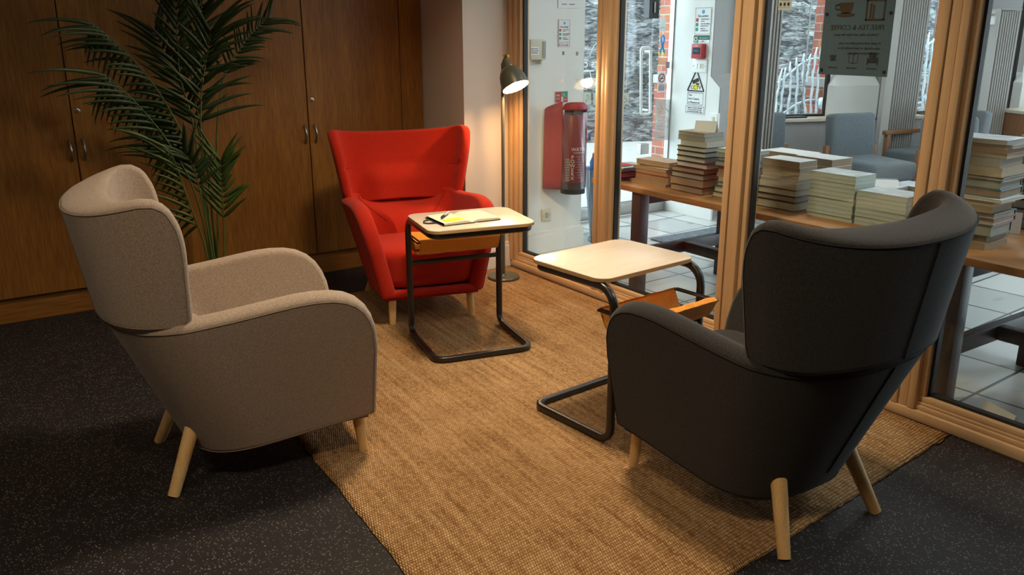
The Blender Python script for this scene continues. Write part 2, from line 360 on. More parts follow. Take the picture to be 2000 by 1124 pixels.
def brick_mat():
    m, n, l, b = new_mat('red brick')
    t = n.new('ShaderNodeTexCoord'); sx = n.new('ShaderNodeSeparateXYZ'); l.new(t.outputs['Object'], sx.inputs[0])
    ad = n.new('ShaderNodeMath'); ad.operation = 'ADD'; l.new(sx.outputs[0], ad.inputs[0]); l.new(sx.outputs[1], ad.inputs[1])
    cx = n.new('ShaderNodeCombineXYZ'); l.new(ad.outputs[0], cx.inputs[0]); l.new(sx.outputs[2], cx.inputs[1])
    br = n.new('ShaderNodeTexBrick'); br.inputs['Scale'].default_value = 1; br.inputs['Brick Width'].default_value = .225; br.inputs['Row Height'].default_value = .085
    br.inputs['Mortar Size'].default_value = .006; br.inputs['Color1'].default_value = (.36, .105, .06, 1); br.inputs['Color2'].default_value = (.22, .07, .05, 1); br.inputs['Mortar'].default_value = (.32, .27, .24, 1)
    l.new(cx.outputs[0], br.inputs['Vector'])
    no = n.new('ShaderNodeTexNoise'); no.inputs['Scale'].default_value = 9; l.new(t.outputs['Object'], no.inputs['Vector'])
    mx = n.new('ShaderNodeMix'); mx.data_type = 'RGBA'; mx.blend_type = 'OVERLAY'; mx.inputs['Factor'].default_value = .6; l.new(br.outputs['Color'], mx.inputs['A']); l.new(no.outputs['Color'], mx.inputs['B'])
    l.new(mx.outputs['Result'], b.inputs['Base Color']); b.inputs['Roughness'].default_value = .9
    bp = n.new('ShaderNodeBump'); bp.inputs['Strength'].default_value = .6; bp.inputs['Distance'].default_value = .01; bp.invert = True; l.new(br.outputs['Fac'], bp.inputs['Height']); l.new(bp.outputs['Normal'], b.inputs['Normal'])
    return m
M['brick'] = brick_mat()

def stone_mat():
    m, n, l, b = new_mat('slate rubble stone')
    t = n.new('ShaderNodeTexCoord'); mp = n.new('ShaderNodeMapping'); mp.inputs['Scale'].default_value = (3.0, 3.0, 10); l.new(t.outputs['Object'], mp.inputs['Vector'])
    no = n.new('ShaderNodeTexNoise'); no.inputs['Scale'].default_value = 2.2; no.inputs['Detail'].default_value = 8; no.inputs['Distortion'].default_value = .8; l.new(mp.outputs[0], no.inputs['Vector'])
    vo = n.new('ShaderNodeTexVoronoi'); vo.feature = 'DISTANCE_TO_EDGE'; vo.inputs['Scale'].default_value = 1.1
    vc = n.new('ShaderNodeTexVoronoi'); vc.inputs['Scale'].default_value = 1.1
    ws = n.new('ShaderNodeVectorMath'); ws.operation = 'MULTIPLY_ADD'; ws.inputs[1].default_value = (1.3, 1.3, 1.3); l.new(no.outputs['Color'], ws.inputs[0]); l.new(mp.outputs[0], ws.inputs[2])
    l.new(ws.outputs[0], vo.inputs['Vector']); l.new(ws.outputs[0], vc.inputs['Vector'])
    rp = n.new('ShaderNodeValToRGB'); l.new(no.outputs['Fac'], rp.inputs[0]); rp.color_ramp.elements[0].position = .36; rp.color_ramp.elements[0].color = (.018, .028, .040, 1); rp.color_ramp.elements[1].position = .64; rp.color_ramp.elements[1].color = (.25, .275, .285, 1)
    e = n.new('ShaderNodeValToRGB'); l.new(vo.outputs['Distance'], e.inputs[0]); e.color_ramp.elements[0].color = (.55, .55, .55, 1); e.color_ramp.elements[1].position = .06; e.color_ramp.elements[1].color = (1, 1, 1, 1)
    hs = n.new('ShaderNodeMix'); hs.data_type = 'RGBA'; hs.blend_type = 'MULTIPLY'; hs.inputs['Factor'].default_value = 1; l.new(rp.outputs[0], hs.inputs['A']); l.new(e.outputs[0], hs.inputs['B'])
    h2 = n.new('ShaderNodeMix'); h2.data_type = 'RGBA'; h2.blend_type = 'OVERLAY'; h2.inputs['Factor'].default_value = .12; l.new(hs.outputs['Result'], h2.inputs['A']); l.new(vc.outputs['Color'], h2.inputs['B'])
    g = n.new('ShaderNodeHueSaturation'); g.inputs['Saturation'].default_value = .35; l.new(h2.outputs['Result'], g.inputs['Color'])
    l.new(g.outputs[0], b.inputs['Base Color']); b.inputs['Roughness'].default_value = .85
    ad = n.new('ShaderNodeMath'); ad.operation = 'ADD'; l.new(no.outputs['Fac'], ad.inputs[0]); l.new(e.outputs[0], ad.inputs[1])
    bp = n.new('ShaderNodeBump'); bp.inputs['Strength'].default_value = 1; bp.inputs['Distance'].default_value = .09; l.new(ad.outputs[0], bp.inputs['Height']); l.new(bp.outputs['Normal'], b.inputs['Normal'])
    return m
M['stone'] = stone_mat()

# ------------------------------------------------------------------ room shell
struct('floor', MB().box((-2.6, -2.6, -.1), (3.06, 5.6, 0)), M['fleck'])
struct('ceiling', MB().box((-2.6, -2.6, CEIL), (3.1, 5.6, CEIL+.1)), M['ceil'])
struct('wall_left', MB().box((-2.7, -2.6, 0), (-2.6, 5.6, CEIL)), M['wall_dark'])
struct('wall_front', MB().box((-2.6, -2.7, 0), (3.1, -2.6, CEIL)), M['wall_dark'])
struct('wall_back', MB().box((-2.6, 5.5, 0), (3.1, 5.6, CEIL)), M['wall'])
struct('wall_right', MB().box((2.99, -2.6, 0), (3.1, -.2, CEIL)), M['wall_dark'])
struct('wall_corner', MB().box((2.665, 4.44, 0), (3.06, 5.5, CEIL)), M['wall'])
sk = MB().box((2.66, 4.424, 0), (2.985, 4.44, .14), .003); sk.box((2.66, 4.43, .14), (2.985, 4.44, .165), .003)
struct('baseboard_corner', sk, M['white'])

# cabinets: two double-door oak units, a closing panel
def cabinet(x0, x1, xm, label, lock_door):
    t = thing('storage_cabinet', label, 'cabinet', (x0, 4.93, 0))
    W = x1-x0
    obj('body', MB().box((0.002, .022, .136), (W-.002, .55, 2.6)), M['oak'], t)
    obj('plinth', MB().box((0, .03, 0), (W, .55, .134), .002), M['oak_h'], t)
    for a, b, hx, lk in ((0.002, xm-x0-.003, xm-x0-.028, False), (xm-x0+.003, W-.002, xm-x0+.035, lock_door)):
        d = obj('door', MB().box((a, 0, .138), (b, .02, 2.58), .0015, 1), M['oak'], t)
        pts = [(hx, -.001, .818)] + [(hx, -.026*math.sin(PI*k/10)-.004, .818+.102*k/10) for k in range(11)] + [(hx, -.001, .92)]
        obj('handle', MB().tube(pts, .0062, 10), M['chrome'], d, 60)
        if lk:
            l = MB().lathe([(0, -.004), (.009, -.004), (.0125, -.002), (.0125, .002)], 20, Matrix.Translation((hx-.004, 0, 1.066)) @ Matrix.Rotation(-PI/2, 4, 'X'))
            l.box((hx-.0055, -.0075, 1.0625), (hx-.0025, -.005, 1.0695))
            obj('lock', l, M['chrome'], d, 40)
    return t
cabinet(-.626, .0005, -.31, 'oak double-door cabinet at the dark far left edge, mostly outside the picture', False)
cabinet(.001, 1.258, .631, 'oak double-door cabinet behind the grey armchair, handles left of the palm', True)
cabinet(1.259, 2.504, 1.887, 'oak double-door cabinet between the palm and the red armchair', True)
pn = thing('filler_panel', 'narrow oak closing panel between the last cabinet and the white pier', 'panel', (2.506, 4.93, 0))
obj('panel', MB().box((0, 0, .138), (.15, .02, 2.6), .0015, 1), M['oak'], pn); obj('plinth', MB().box((0, .03, 0), (.15, .05, .134)), M['oak_h'], pn)

# glazed partition
MUL = [3.565, 2.632, 1.70, .767, -.165]
sill = MB().box((2.985, -.2, 0), (3.10, 4.44, .046), .006); sill.box((2.998, -.2, .046), (3.09, 4.44, .066), .004); sill.box((3.004, -.2, .066), (3.082, 4.44, .078), .003)
struct('trim_1', sill, M['frame_wood_h'], smooth=40)
struct('trim_2', MB().box((2.985, -.2, 2.62), (3.10, 4.44, CEIL), .006), M['frame_wood_h'])
for i, y in enumerate(MUL):
    m = MB().box((2.992, y-.018, .046), (3.10, y+.018, 2.64), .004)
    m.box((2.986, y-.052, .046), (3.10, y-.021, 2.64), .005); m.box((2.986, y+.021, .046), (3.10, y+.052, 2.64), .005)
    struct('trim_%d' % (3+i), m, M['frame_wood'], smooth=40)
struct('trim_9', MB().box((2.975, 4.405, .046), (3.10, 4.44, 2.64), .005).box((2.99, 4.375, .046), (3.09, 4.41, 2.64), .005), M['frame_wood'], smooth=40)
edges = [4.375] + [v for y in MUL for v in (y+.052, y-.052)] + [-.2]
for k in range(5):
    y1, y0 = edges[2*k], edges[2*k+1]
    if k == 4: y0, y1 = MUL[4]+.052, MUL[3]-.052
    bead = MB()
    for (lo, hi) in (((3.008, y0, .078), (3.075, y1, .102)), ((3.008, y0, 2.595), (3.075, y1, 2.62)), ((3.008, y0, .1), (3.075, y0+.024, 2.6)), ((3.008, y1-.024, .1), (3.075, y1, 2.6))):
        bead.box(lo, hi, .004)
    struct('trim_%d' % (10+2*k), bead, M['frame_wood'], smooth=40)
    gk = MB()
    a, b = y0+.024, y1-.024
    for (lo, hi) in (((3.028, a, .102), (3.056, b, .113)), ((3.028, a, 2.585), (3.056, b, 2.595)), ((3.028, a, .1), (3.056, a+.011, 2.59)), ((3.028, b-.011, .1), (3.056, b, 2.59))):
        gk.box(lo, hi)
    struct('trim_%d' % (11+2*k), gk, M['black'])
    struct('window_%d' % (k+1), MB().box((3.038, a+.006, .108), (3.044, b-.006, 2.59)), M['pane'])

# rug
def rug():
    A, B, C_, D_ = Vector((.876, 1.275, 0)), Vector((2.978, 1.492, 0)), Vector((2.972, 4.405, 0)), Vector((1.05, 4.47, 0))
    nx, ny = 66, 96
    def P(u, v):
        p = (A*(1-u)+B*u)*(1-v)+(D_*(1-u)+C_*u)*v
        e = .006*noise.noise(Vector((u*14, v*18, 1)))
        if v < .5: p.y += (e + .012*noise.noise(Vector((u*40, 3, 0))))*max(0, 1-v*12)
        if u < .5: p.x += (e + .007*noise.noise(Vector((7, v*60, 0))))*max(0, 1-u*12)
        return p
    bm = bmesh.new(); uvl = bm.loops.layers.uv.new('UVMap'); V = []
    for j in range(ny+1):
        r = []
        for i in range(nx+1):
            p = P(i/nx, j/ny); edge = min(i, j, nx-i, ny-j)
            p.z = .010 + .0012*noise.noise(p*9) - (.004 if edge == 0 else 0)
            r.append(bm.verts.new(p))
        V.append(r)
    for j in range(ny):
        for i in range(nx): bm.faces.new((V[j][i], V[j][i+1], V[j+1][i+1], V[j+1][i]))
    loop = [V[0][i] for i in range(nx+1)] + [V[j][nx] for j in range(1, ny+1)] + [V[ny][i] for i in range(nx-1, -1, -1)] + [V[j][0] for j in range(ny-1, 0, -1)]
    lo = [bm.verts.new((v.co.x, v.co.y, .0005)) for v in loop]
    for k in range(len(loop)):
        q = (k+1) % len(loop); bm.faces.new((loop[k], lo[k], lo[q], loop[q]))
    bm.faces.new(lo[::-1])
    for f in bm.faces:
        for l_ in f.loops: l_[uvl].uv = (l_.vert.co.x - .0556*(l_.vert.co.y-1.3), l_.vert.co.y - .1*(l_.vert.co.x-.9))
    me = bpy.data.meshes.new('jute_rug'); bm.to_mesh(me); bm.free()
    for p in me.polygons: p.use_smooth = True
    me.materials.append(M['jute'])
    o = bpy.data.objects.new('jute_rug', me); COL.objects.link(o)
    tag(o, 'large woven natural jute rug on the dark floor under the chairs and tables', 'rug')
rug()

# round ceiling panels, all out of view
def panel_light(t, wt, col, i, spread=PI):
    obj('ring', MB().lathe([(.20, -.002), (.205, -.02), (.235, -.02), (.24, 0)], 40), M['white'], t, 40)
    obj('diffuser', MB().lathe([(0, -.006), (.20, -.006)], 40), emit('panel glow %s' % i, col+(1,), 5), t)
    L = bpy.data.lights.new('panel_lamp', 'AREA'); L.shape = 'DISK'; L.size = .4; L.energy = wt; L.color = col; L.spread = spread
    lo = bpy.data.objects.new('panel_lamp', L); COL.objects.link(lo); lo.parent = t; lo.location = (0, 0, -.012)
for i, ((x, y), wt) in enumerate(KEY_FILL_LIGHTS):
    t = thing('unseen_ceiling_light', 'unseen round white flush panel light on the room ceiling', 'light', (x, y, CEIL), 0, 'unseen panel lights on the room ceiling')
    panel_light(t, wt, (1, .79, .54), i, math.radians((122, 150, 130)[i]))

# ------------------------------------------------------------------ armchairs
def lerp_table(x, tab):
    if x >= tab[0][0]: return tab[0][1]
    for (a, fa), (b, fb) in zip(tab, tab[1:]):
        if x >= b: return fb+(fa-fb)*(x-b)/(a-b)
    return tab[-1][1]
def sstep(x): x = min(1, max(0, x)); return x*x*(3-2*x)

def shell(S, th, us, lo, hi, nv, bulge, extra=None, K=5, drop=0):
    fr = [0, .02, .06, .12] + [.12+.76*k/(nv-1) for k in range(1, nv-1)] + [.88, .94, .98, 1]
    O, I, Nn = [], [], []
    for u in us:
        a, b = lo(u), hi(u); ro, ri, rn = [], [], []
        for f in fr:
            v = a+(b-a)*f; e = 1e-3
            p = S(u, v); du = S(min(1, u+e), v)-S(max(-1, u-e), v); dv = S(u, v+e)-S(u, v-e)
            n = du.cross(dv).normalized()
            if n.dot(Vector((-p.x, .15-p.y, 0))) < 0: n = -n
            t = th(u, v); q = p+n*t
            if extra: q += n*extra(u, v)
            if drop: q.z -= drop*(1-f)**1.5*(.62+.38*(1-sstep((abs(u)-.6)/.4)))
            ro.append(p); ri.append(q); rn.append(n)
        O.append(ro); I.append(ri); Nn.append(rn)
    NU, NV = len(us), len(fr)
    idx = [(i, 0) for i in range(NU)] + [(NU-1, j) for j in range(1, NV)] + [(i, NV-1) for i in range(NU-2, -1, -1)] + [(0, j) for j in range(NV-2, 0, -1)]
    bo = [O[i][j] for i, j in idx]; bi = [I[i][j] for i, j in idx]; Lb = len(idx); rims = []
    ctr = sum((p for r in O for p in r), Vector())/(NU*NV)
    outs = []
    for k, (i, j) in enumerate(idx):
        tg = (bo[(k+1) % Lb]-bo[k-1]); n = Nn[i][j]; e = tg.cross(n)
        ii = min(max(i, 2), NU-3); jj = min(max(j, 3), NV-4)
        if e.dot(O[i][j]-O[ii][jj]) < 0: e = -e
        outs.append(e.normalized())
    sm = [(outs[k-2]+outs[k-1]*2+outs[k]*3+outs[(k+1) % Lb]*2+outs[(k+2) % Lb]).normalized() for k in range(Lb)]
    for s in range(1, K+1):
        ph = PI*s/(K+1)
        rims.append([(bo[k]+bi[k])/2+(bo[k]-bi[k])/2*math.cos(ph)+sm[k]*(bulge*math.sin(ph)) for k in range(Lb)])
    bm = bmesh.new()
    VO = [[bm.verts.new(p) for p in r] for r in O]; VI = [[bm.verts.new(p) for p in r] for r in I]
    for G in (VO, VI):
        for i in range(NU-1):
            for j in range(NV-1): bm.faces.new((G[i][j], G[i][j+1], G[i+1][j+1], G[i+1][j]))
    loops = [[VO[i][j] for i, j in idx]] + [[bm.verts.new(p) for p in r] for r in rims] + [[VI[i][j] for i, j in idx]]
    for a, b in zip(loops, loops[1:]):
        for k in range(Lb): bm.faces.new((a[k], a[(k+1) % Lb], b[(k+1) % Lb], b[k]))
    mb = MB(); mb.add(bm)
    return mb, [p+sm[k]*.001 for k, p in enumerate(bo)]

US = sorted(set([s*a for s in (-1, 1) for a in (0, .05, .1, .15, .2, .25, .3, .34, .38, .41, .44, .47, .5, .55, .6, .66, .72, .78, .83, .875, .91, .94, .962, .98, .992, 1)]))
def spow(x, p): return math.copysign(abs(x)**p, x)
def body_S(u, z):
    wd = .265+.215*(z-.165); yb = -.29-.42*(z-.15); yc = yb+.25; yF = .325; a = abs(u)
    if a <= .5:
        t = a/.5*PI/2; x = wd*spow(math.sin(t), .84); y = yc-(yc-yb)*spow(math.cos(t), .84)
    else:
        s = (a-.5)/.5; x = wd; y = yc+s*(yF-yc)
    return Vector((math.copysign(x, u) if u else 0, y, z))
TOPY = [(.325, .43), (.322, .47), (.313, .512), (.298, .55), (.275, .585), (.24, .611), (.2, .624), (.15, .629), (.08, .627), (-.02, .614), (-.13, .601), (-.24, .592), (-.5, .584)]
def body_hi(u): return lerp_table(body_S(u, .55).y, TOPY)
def body_lo(u): return .142+.105*body_S(u, .2).y + .03*(1-sstep(abs(u)/.3))
def body_th(u, z): return .076+.13*min(1.3, max(0, (.555-z)/.125))*(1-sstep((abs(u)-.2)/.34))
def head_S(u, z):
    wd = .336+.165*(z-.6); yb = -.49-.165*(z-.6); yF = -.25; yc = yF-.05; a = abs(u)
    if a <= .8:
        t = a/.8*PI/2; x = wd*spow(math.sin(t), .86); y = yc-(yc-yb)*spow(math.cos(t), .86)
    else: x = wd; y = yc+(a-.8)/.2*(yF-yc)
    return Vector((math.copysign(x, u) if u else 0, y, z))
HTOP = [(-.25, .83), (-.253, .872), (-.262, .915), (-.28, .955), (-.3, .978), (-.33, .987), (-.37, .979), (-.44, .963), (-.56, .938)]
HLOW = [(-.25, .648), (-.254, .627), (-.264, .614), (-.285, .609), (-.35, .613), (-.6, .618)]
def head_th(u, z): return .05+(.088+.04*sstep((.85-z)/.25))*(1-sstep((abs(u)-.12)/.75))
def head_extra(u, z):
    a = abs(u); g = -.010*math.exp(-((z-.785)/.009)**2)
    b = .016*math.exp(-((z-.715)/.045)**2)*(1-sstep((a-.25)/.2))
    return g+b
def armchair(kind, label, x, y, rot, fab, thread, back_on_rug=False):
    t = thing('wing_armchair', label, 'armchair', (x, y, 0), rot)
    mb, edge = shell(body_S, body_th, US, body_lo, body_hi, 10, .02)
    body = obj('body', mb, fab, t, 179)
    # underside and front rail
    pl = [(body_S(u, .16).x*.93, body_S(u, .16).y*.97) for u in US]
    b2 = MB().prism(pl, .150, .185); b2.box((-.262, .285, .166), (.262, .342, .206), .014, 3)
    obj('seat_base', b2, fab, t, 50)
    obj('seam', MB().tube(edge, .0019, 6, True), thread, body, 179)
    mb, edge = shell(head_S, head_th, US, lambda u: lerp_table(head_S(u, .7).y, HLOW), lambda u: lerp_table(head_S(u, .85).y, HTOP), 14, .016, head_extra, drop=.062)
    hd = obj('headrest', mb, fab, t, 179)
    obj('seam', MB().tube(edge, .0018, 6, True), thread, hd, 179)
    obj('seam', MB().tube([head_S(0, .61+.33*k/12)+Vector((0, -.0012, 0)) for k in range(13)], .002, 6), thread, hd, 179)
    obj('seam', MB().tube([body_S(0, .19+.39*k/12)+Vector((0, -.0012, 0)) for k in range(13)], .002, 6), thread, body, 179)
    # stitched seam across the face of the headrest
    ps = []
    for k in range(41):
        u = -.93+1.86*k/40; zz = .785
        p = head_S(u, zz); e = 1e-3; n = (head_S(u+e, zz)-head_S(u-e, zz)).cross(head_S(u, zz+e)-head_S(u, zz-e)).normalized()
        if n.dot(Vector((-p.x, .15-p.y, 0))) < 0: n = -n
        f = (zz-.62)/.34; q = p+n*(head_th(u, zz)+head_extra(u, zz)); q.z -= .062*(1-f)**1.5*(.62+.38*(1-sstep((abs(u)-.6)/.4))); ps.append(q)
    obj('seam', MB().tube(ps, .0025, 6), thread, hd, 179)
    # inner back panel seams
    for s in (-1, 1):
        ps = []
        for k in range(9):
            zz = .40+.185*k/8; u = s*.30
            p = body_S(u, zz); e = 1e-3; n = (body_S(u+e, zz)-body_S(u-e, zz)).cross(body_S(u, zz+e)-body_S(u, zz-e)).normalized()
            if n.dot(Vector((-p.x, .15-p.y, 0))) < 0: n = -n
            ps.append(p+n*(body_th(u, zz)+.0005))
        obj('seam', MB().tube(ps, .002, 6), thread, body, 179)
    # seat cushion: puffed block
    n1, n2, n3 = 14, 16, 10
    b = bmesh.new()
    bmesh.ops.create_cube(b, size=2); bmesh.ops.subdivide_edges(b, edges=b.edges[:], cuts=11, use_grid_fill=True)
    for v in b.verts:
        p = v.co; m = 7.0
        r = (abs(p.x)**m+abs(p.y)**m+abs(p.z)**m)**(1/m); q = p/r
        wx = .238+.03*(q.z+1)/2
        yy = .065+.278*q.y - (.01*(1-q.z))*(1 if q.y > 0 else 0)
        zz = .318+.118*q.z+(.018*(1-q.x*q.x)*(1-q.y*q.y) if q.z > 0 else 0) - .035*(1-q.y)/2*(q.z+1)/2
        v.co = Vector((wx*q.x, yy, zz))
    cu = MB(); cu.add(b); obj('seat_cushion', cu, fab, t, 179)
    for s in (-1, 1):
        obj('leg', MB().cone((s*.205, .285, .185), (s*.212, .30, .0112), .0225, .0165, 24), M['beech'], t, 40)
        obj('leg', MB().cone((s*.155, -.245, .235), (s*.220, -.345, .0112 if back_on_rug else .0002), .0255, .0185, 24), M['beech'], t, 40)
    obj('care_label', MB().box((.15, -.10, .085), (.152, -.06, .15), mat=Matrix.Translation((.12, -.08, .14)) @ Matrix.Rotation(.7, 4, 'X') @ Matrix.Translation((-.12, .08, -.14))), M['paper'], t)
    return t
armchair('g', 'oatmeal grey fabric wing armchair at left, seen from its side', .847, 2.853, math.radians(-96.957), M['grey_fab'], M['grey_thread'])
armchair('r', 'bright red fabric wing armchair in the corner facing the viewer', 2.108, 4.032, math.radians(165.616), M['red_fab'], M['red_thread'], True).scale = (1, 1, .935)
armchair('d', 'charcoal black fabric wing armchair at right, seen from behind by the glazing', 2.055, 1.675, math.radians(.485), M['dark_fab'], M['dark_thread'])

# ------------------------------------------------------------------ side tables
def side_table(label, x, y, rot):
    t = thing('side_table', label, 'side table', (x, y, .0115), rot)
    W, D, H, r = .464, .42, .588, .0135
    h = W/2
    fr = rounded_path([(-h, 0, r), (-h, D, r), (h, D, r), (h, 0, r), (h, 0, H), (h, D, H), (-h, D, H), (-h, 0, H)], [.05, .05, .05, .05, .075, .05, .05, .075], 7)
    f = MB().tube(fr, r, 16, True, True)
    obj('frame', f, M['steel_black'], t, 50)
    obj('crossbar', MB().box((-h, -.009, .355), (h, .009, .379), .004), M['steel_black'], t, 40)
    tp = obj('top', MB().prism([(px_, py_+.241) for px_, py_ in rrect(.504, .402, .055, 8)], H+r-.001, H+r+.0145, bevel=.002), M['top_wood'], t, 40)
    obj('edge_band', MB().prism([(px_, py_+.241) for px_, py_ in rrect(.5048, .4028, .0554, 8)], H+r+.0004, H+r+.012), M['edge_wood'], tp, 40)
    # sling holder: two end brackets, rods and a folded canvas trough
    zb = .485
    for s in (-1, 1):
        pts = rounded_path([(s*(h-.016), .1, zb), (s*(h-.016), -.1, zb), (s*(h-.034), -.1, zb), (s*(h-.034), .1, zb)], .008, 3)
        obj('bracket', MB().tube(pts, .0042, 8, True), M['steel_black'], t, 179)
    L = h-.032
    prof = [(.096, zb+.008), (.106, zb+.002), (.101, zb-.008), (.086, zb-.04), (.068, zb-.066), (.03, zb-.072), (-.03, zb-.072), (-.068, zb-.066), (-.086, zb-.04), (-.101, zb-.008), (-.106, zb+.002), (-.096, zb+.008)]
    inner = [(py_*.93, pz+.0035) for py_, pz in prof]
    rows = []
    for k in range(25):
        xx = -L+2*L*k/24; sag = .0015*math.sin(k*.9)*math.sin(PI*k/24)
        ring = [(xx, py_, pz+sag) for py_, pz in prof] + [(xx, py_, pz+sag) for py_, pz in reversed(inner)]
        rows.append([Vector(p) for p in ring+ring[:1]])
    sl = MB().grid(rows)
    obj('canvas_sling', sl, M['orange'], t, 50)
    # loose folded flap hanging over one rod
    fl = MB()
    rows = [[Vector((-L+2*L*k/20, yy, zz+.0015*math.sin(k*1.3+i))) for i, (yy, zz) in enumerate(((-.107, zb+.004), (-.09, zb+.012), (-.065, zb+.004), (-.03, zb-.022), (.0, zb-.05), (.0, zb-.053), (-.032, zb-.026), (-.067, zb+.000), (-.09, zb+.007), (-.105, zb-.001), (-.107, zb+.004)))] for k in range(21)]
    fl.grid(rows); obj('flap', fl, M['orange'], t, 50)
    return t
side_table('pale-topped black tube side table with the open notebook, before the red armchair', 2.060, 3.545, 2.927)
side_table('empty pale-topped black tube side table beside the charcoal armchair', 2.104, 2.156, .085)

# notebook and pen
NBZ = .0115+.588+.0135+.0145+.0006
n = thing('notebook', 'open lined notebook with a yellow note lying on the side table', 'notebook', (1.952, 3.315, NBZ), math.radians(-5))
obj('cover', MB().prism(rrect(.292, .205, .008, 4), 0, .003, Matrix.Translation((.02, 0, 0))), M['black'], n, 40)
def page_block(s):
    rows = []
    for k in range(13):
        q = k/12; x = s*q*.138; z = .003+.014*(1-(1-min(1, q*3.2))**2)*(1-.42*q) if q > 0 else .003
        rows.append([Vector((x+.02, yy, zz)) for yy, zz in ((-.098, .003), (-.098, z), (.098, z), (.098, .003), (-.098, .003))])
    return MB().grid(rows)
for s in (-1, 1):
    pg = obj('pages', page_block(s), M['cream_paper'], n, 50)
    ln = MB()
    for k in range(14):
        if s < 0 and k < 5: continue
        yy = .08-.012*k; ln.box((s*.03+.02, yy-.0008, .0175), (s*(.118 if k % 3 else .095)+.02, yy+.0008, .0178), mat=Matrix.Translation((0, 0, 0)))
    pts = ln.bm
    for v in pts.verts:
        q = abs(v.co.x-.02)/.138; v.co.z = .003+.014*(1-(1-min(1, q*3.2))**2)*(1-.42*q)+.0004
    obj('handwriting', ln, M['grey_wall'], pg)
obj('elastic_band', MB().tube([(-.126, .05, .004), (-.16, .03, .004), (-.175, -.0, .003), (-.165, -.02, .003), (-.126, -.035, .004)], .0032, 6), M['black'], n, 179)
obj('ribbon', MB().box((.018, -.135, .0005), (.03, -.1, .0012), mat=Matrix.Rotation(.1, 4, 'Z')), M['vinyl'], n)
st = obj('sticky_note', MB().box((-.095, -.077, .0135), (-.01, -.022, .0139), mat=Matrix.Translation((0, 0, .0022)) @ Matrix.Rotation(-.03, 4, 'Y')), M['yellow'], n)
st['label'] = 'bright yellow sticky note'
p = thing('ballpoint_pen', 'silver ballpoint pen lying on the left page of the notebook', 'pen', (1.902, 3.35, NBZ+.0215), math.radians(42))
obj('barrel', MB().cone((-.05, 0, 0), (.045, 0, .002), .0052, .0056, 16), M['chrome'], p, 40)
obj('tip', MB().cone((-.068, 0, -.001), (-.05, 0, 0), .0012, .0052, 16), M['ink'], p, 40)
obj('grip', MB().cone((-.05, 0, 0), (-.022, 0, 0), .0058, .006, 16), M['ink'], p, 40)
obj('clip', MB().box((.0, -.0015, .006), (.042, .0015, .0085), .0006), M['chrome'], p)

# ------------------------------------------------------------------ floor lamp
def floor_lamp():
    X, Y = 2.775, 4.19
    t = thing('floor_lamp', 'slim olive grey floor lamp with lit dome shade by the white pier', 'lamp', (X, Y, .0105))
    b = obj('base', MB().lathe([(0, 0), (.094, 0), (.098, .004), (.098, .012), (.094, .017), (.02, .019), (.014, .028), (0, .028)], 48), M['lamp_grey'], t, 35)
    obj('pole', MB().cone((0, 0, .02), (0, 0, 1.23), .0098, .0098, 20), M['lamp_grey'], t, 40)
    obj('pole_end', MB().tube([(0, 0, 1.22), (-.002, 0, 1.26), (.008, -.008, 1.29), (.008, -.022, 1.305)], .0075, 12), M['lamp_grey'], t, 179)
    k = obj('knuckle', MB().lathe([(0, -.02), (.009, -.02), (.011, -.012), (.011, .012), (.009, .02), (0, .02)], 20, Matrix.Translation((.010, -.024, 1.307)) @ Matrix.Rotation(PI/2, 4, 'X')), M['brass'], t, 40)
    # shade axis: opening faces down and leans towards the seats
    ax = Vector((.10, -.50, -.86)).normalized()
    top = Vector((-.008, -.035, 1.285))
    R = Matrix.Translation(top) @ (ax.to_track_quat('Z', 'Y').to_matrix().to_4x4())
    so = obj('socket', MB().lathe([(0, -.004), (.014, -.002), (.021, .012), (.023, .04), (.026, .05), (0, .05)], 28, R), M['lamp_grey'], t, 40)
    obj('thumb_screw', MB().cone(R @ Vector((.02, 0, .03)), R @ Vector((.036, 0, .03)), .004, .005, 12), M['brass'], so, 40)
    outer = [(.024, .045), (.04, .052), (.056, .068), (.067, .09), (.074, .118), (.078, .15), (.079, .168)]
    inner = [(.0765, .168), (.0755, .15), (.0715, .118), (.0645, .091), (.053, .07), (.038, .055), (.022, .049)]
    sh = obj('lamp_shade', MB().lathe(outer+inner[:1], 48, R), M['lamp_grey'], t, 40)
    obj('lining', MB().lathe(inner, 48, R), M['lamp_in'], sh, 179)
    bulb = obj('bulb', MB().lathe([(0, .05), (.013, .055), (.016, .075), (.026, .096), (.03, .115), (.026, .134), (.014, .147), (0, .15)], 28, R), emit('lamp bulb glow', (1, .78, .48, 1), 55), t, 179)
    L = bpy.data.lights.new('bulb_light', 'POINT'); L.energy = 24; L.color = (1, .58, .25); L.shadow_soft_size = .03
    o = bpy.data.objects.new('bulb_light', L); COL.objects.link(o); o.parent = t; o.location = R @ Vector((0, 0, .158))
floor_lamp()

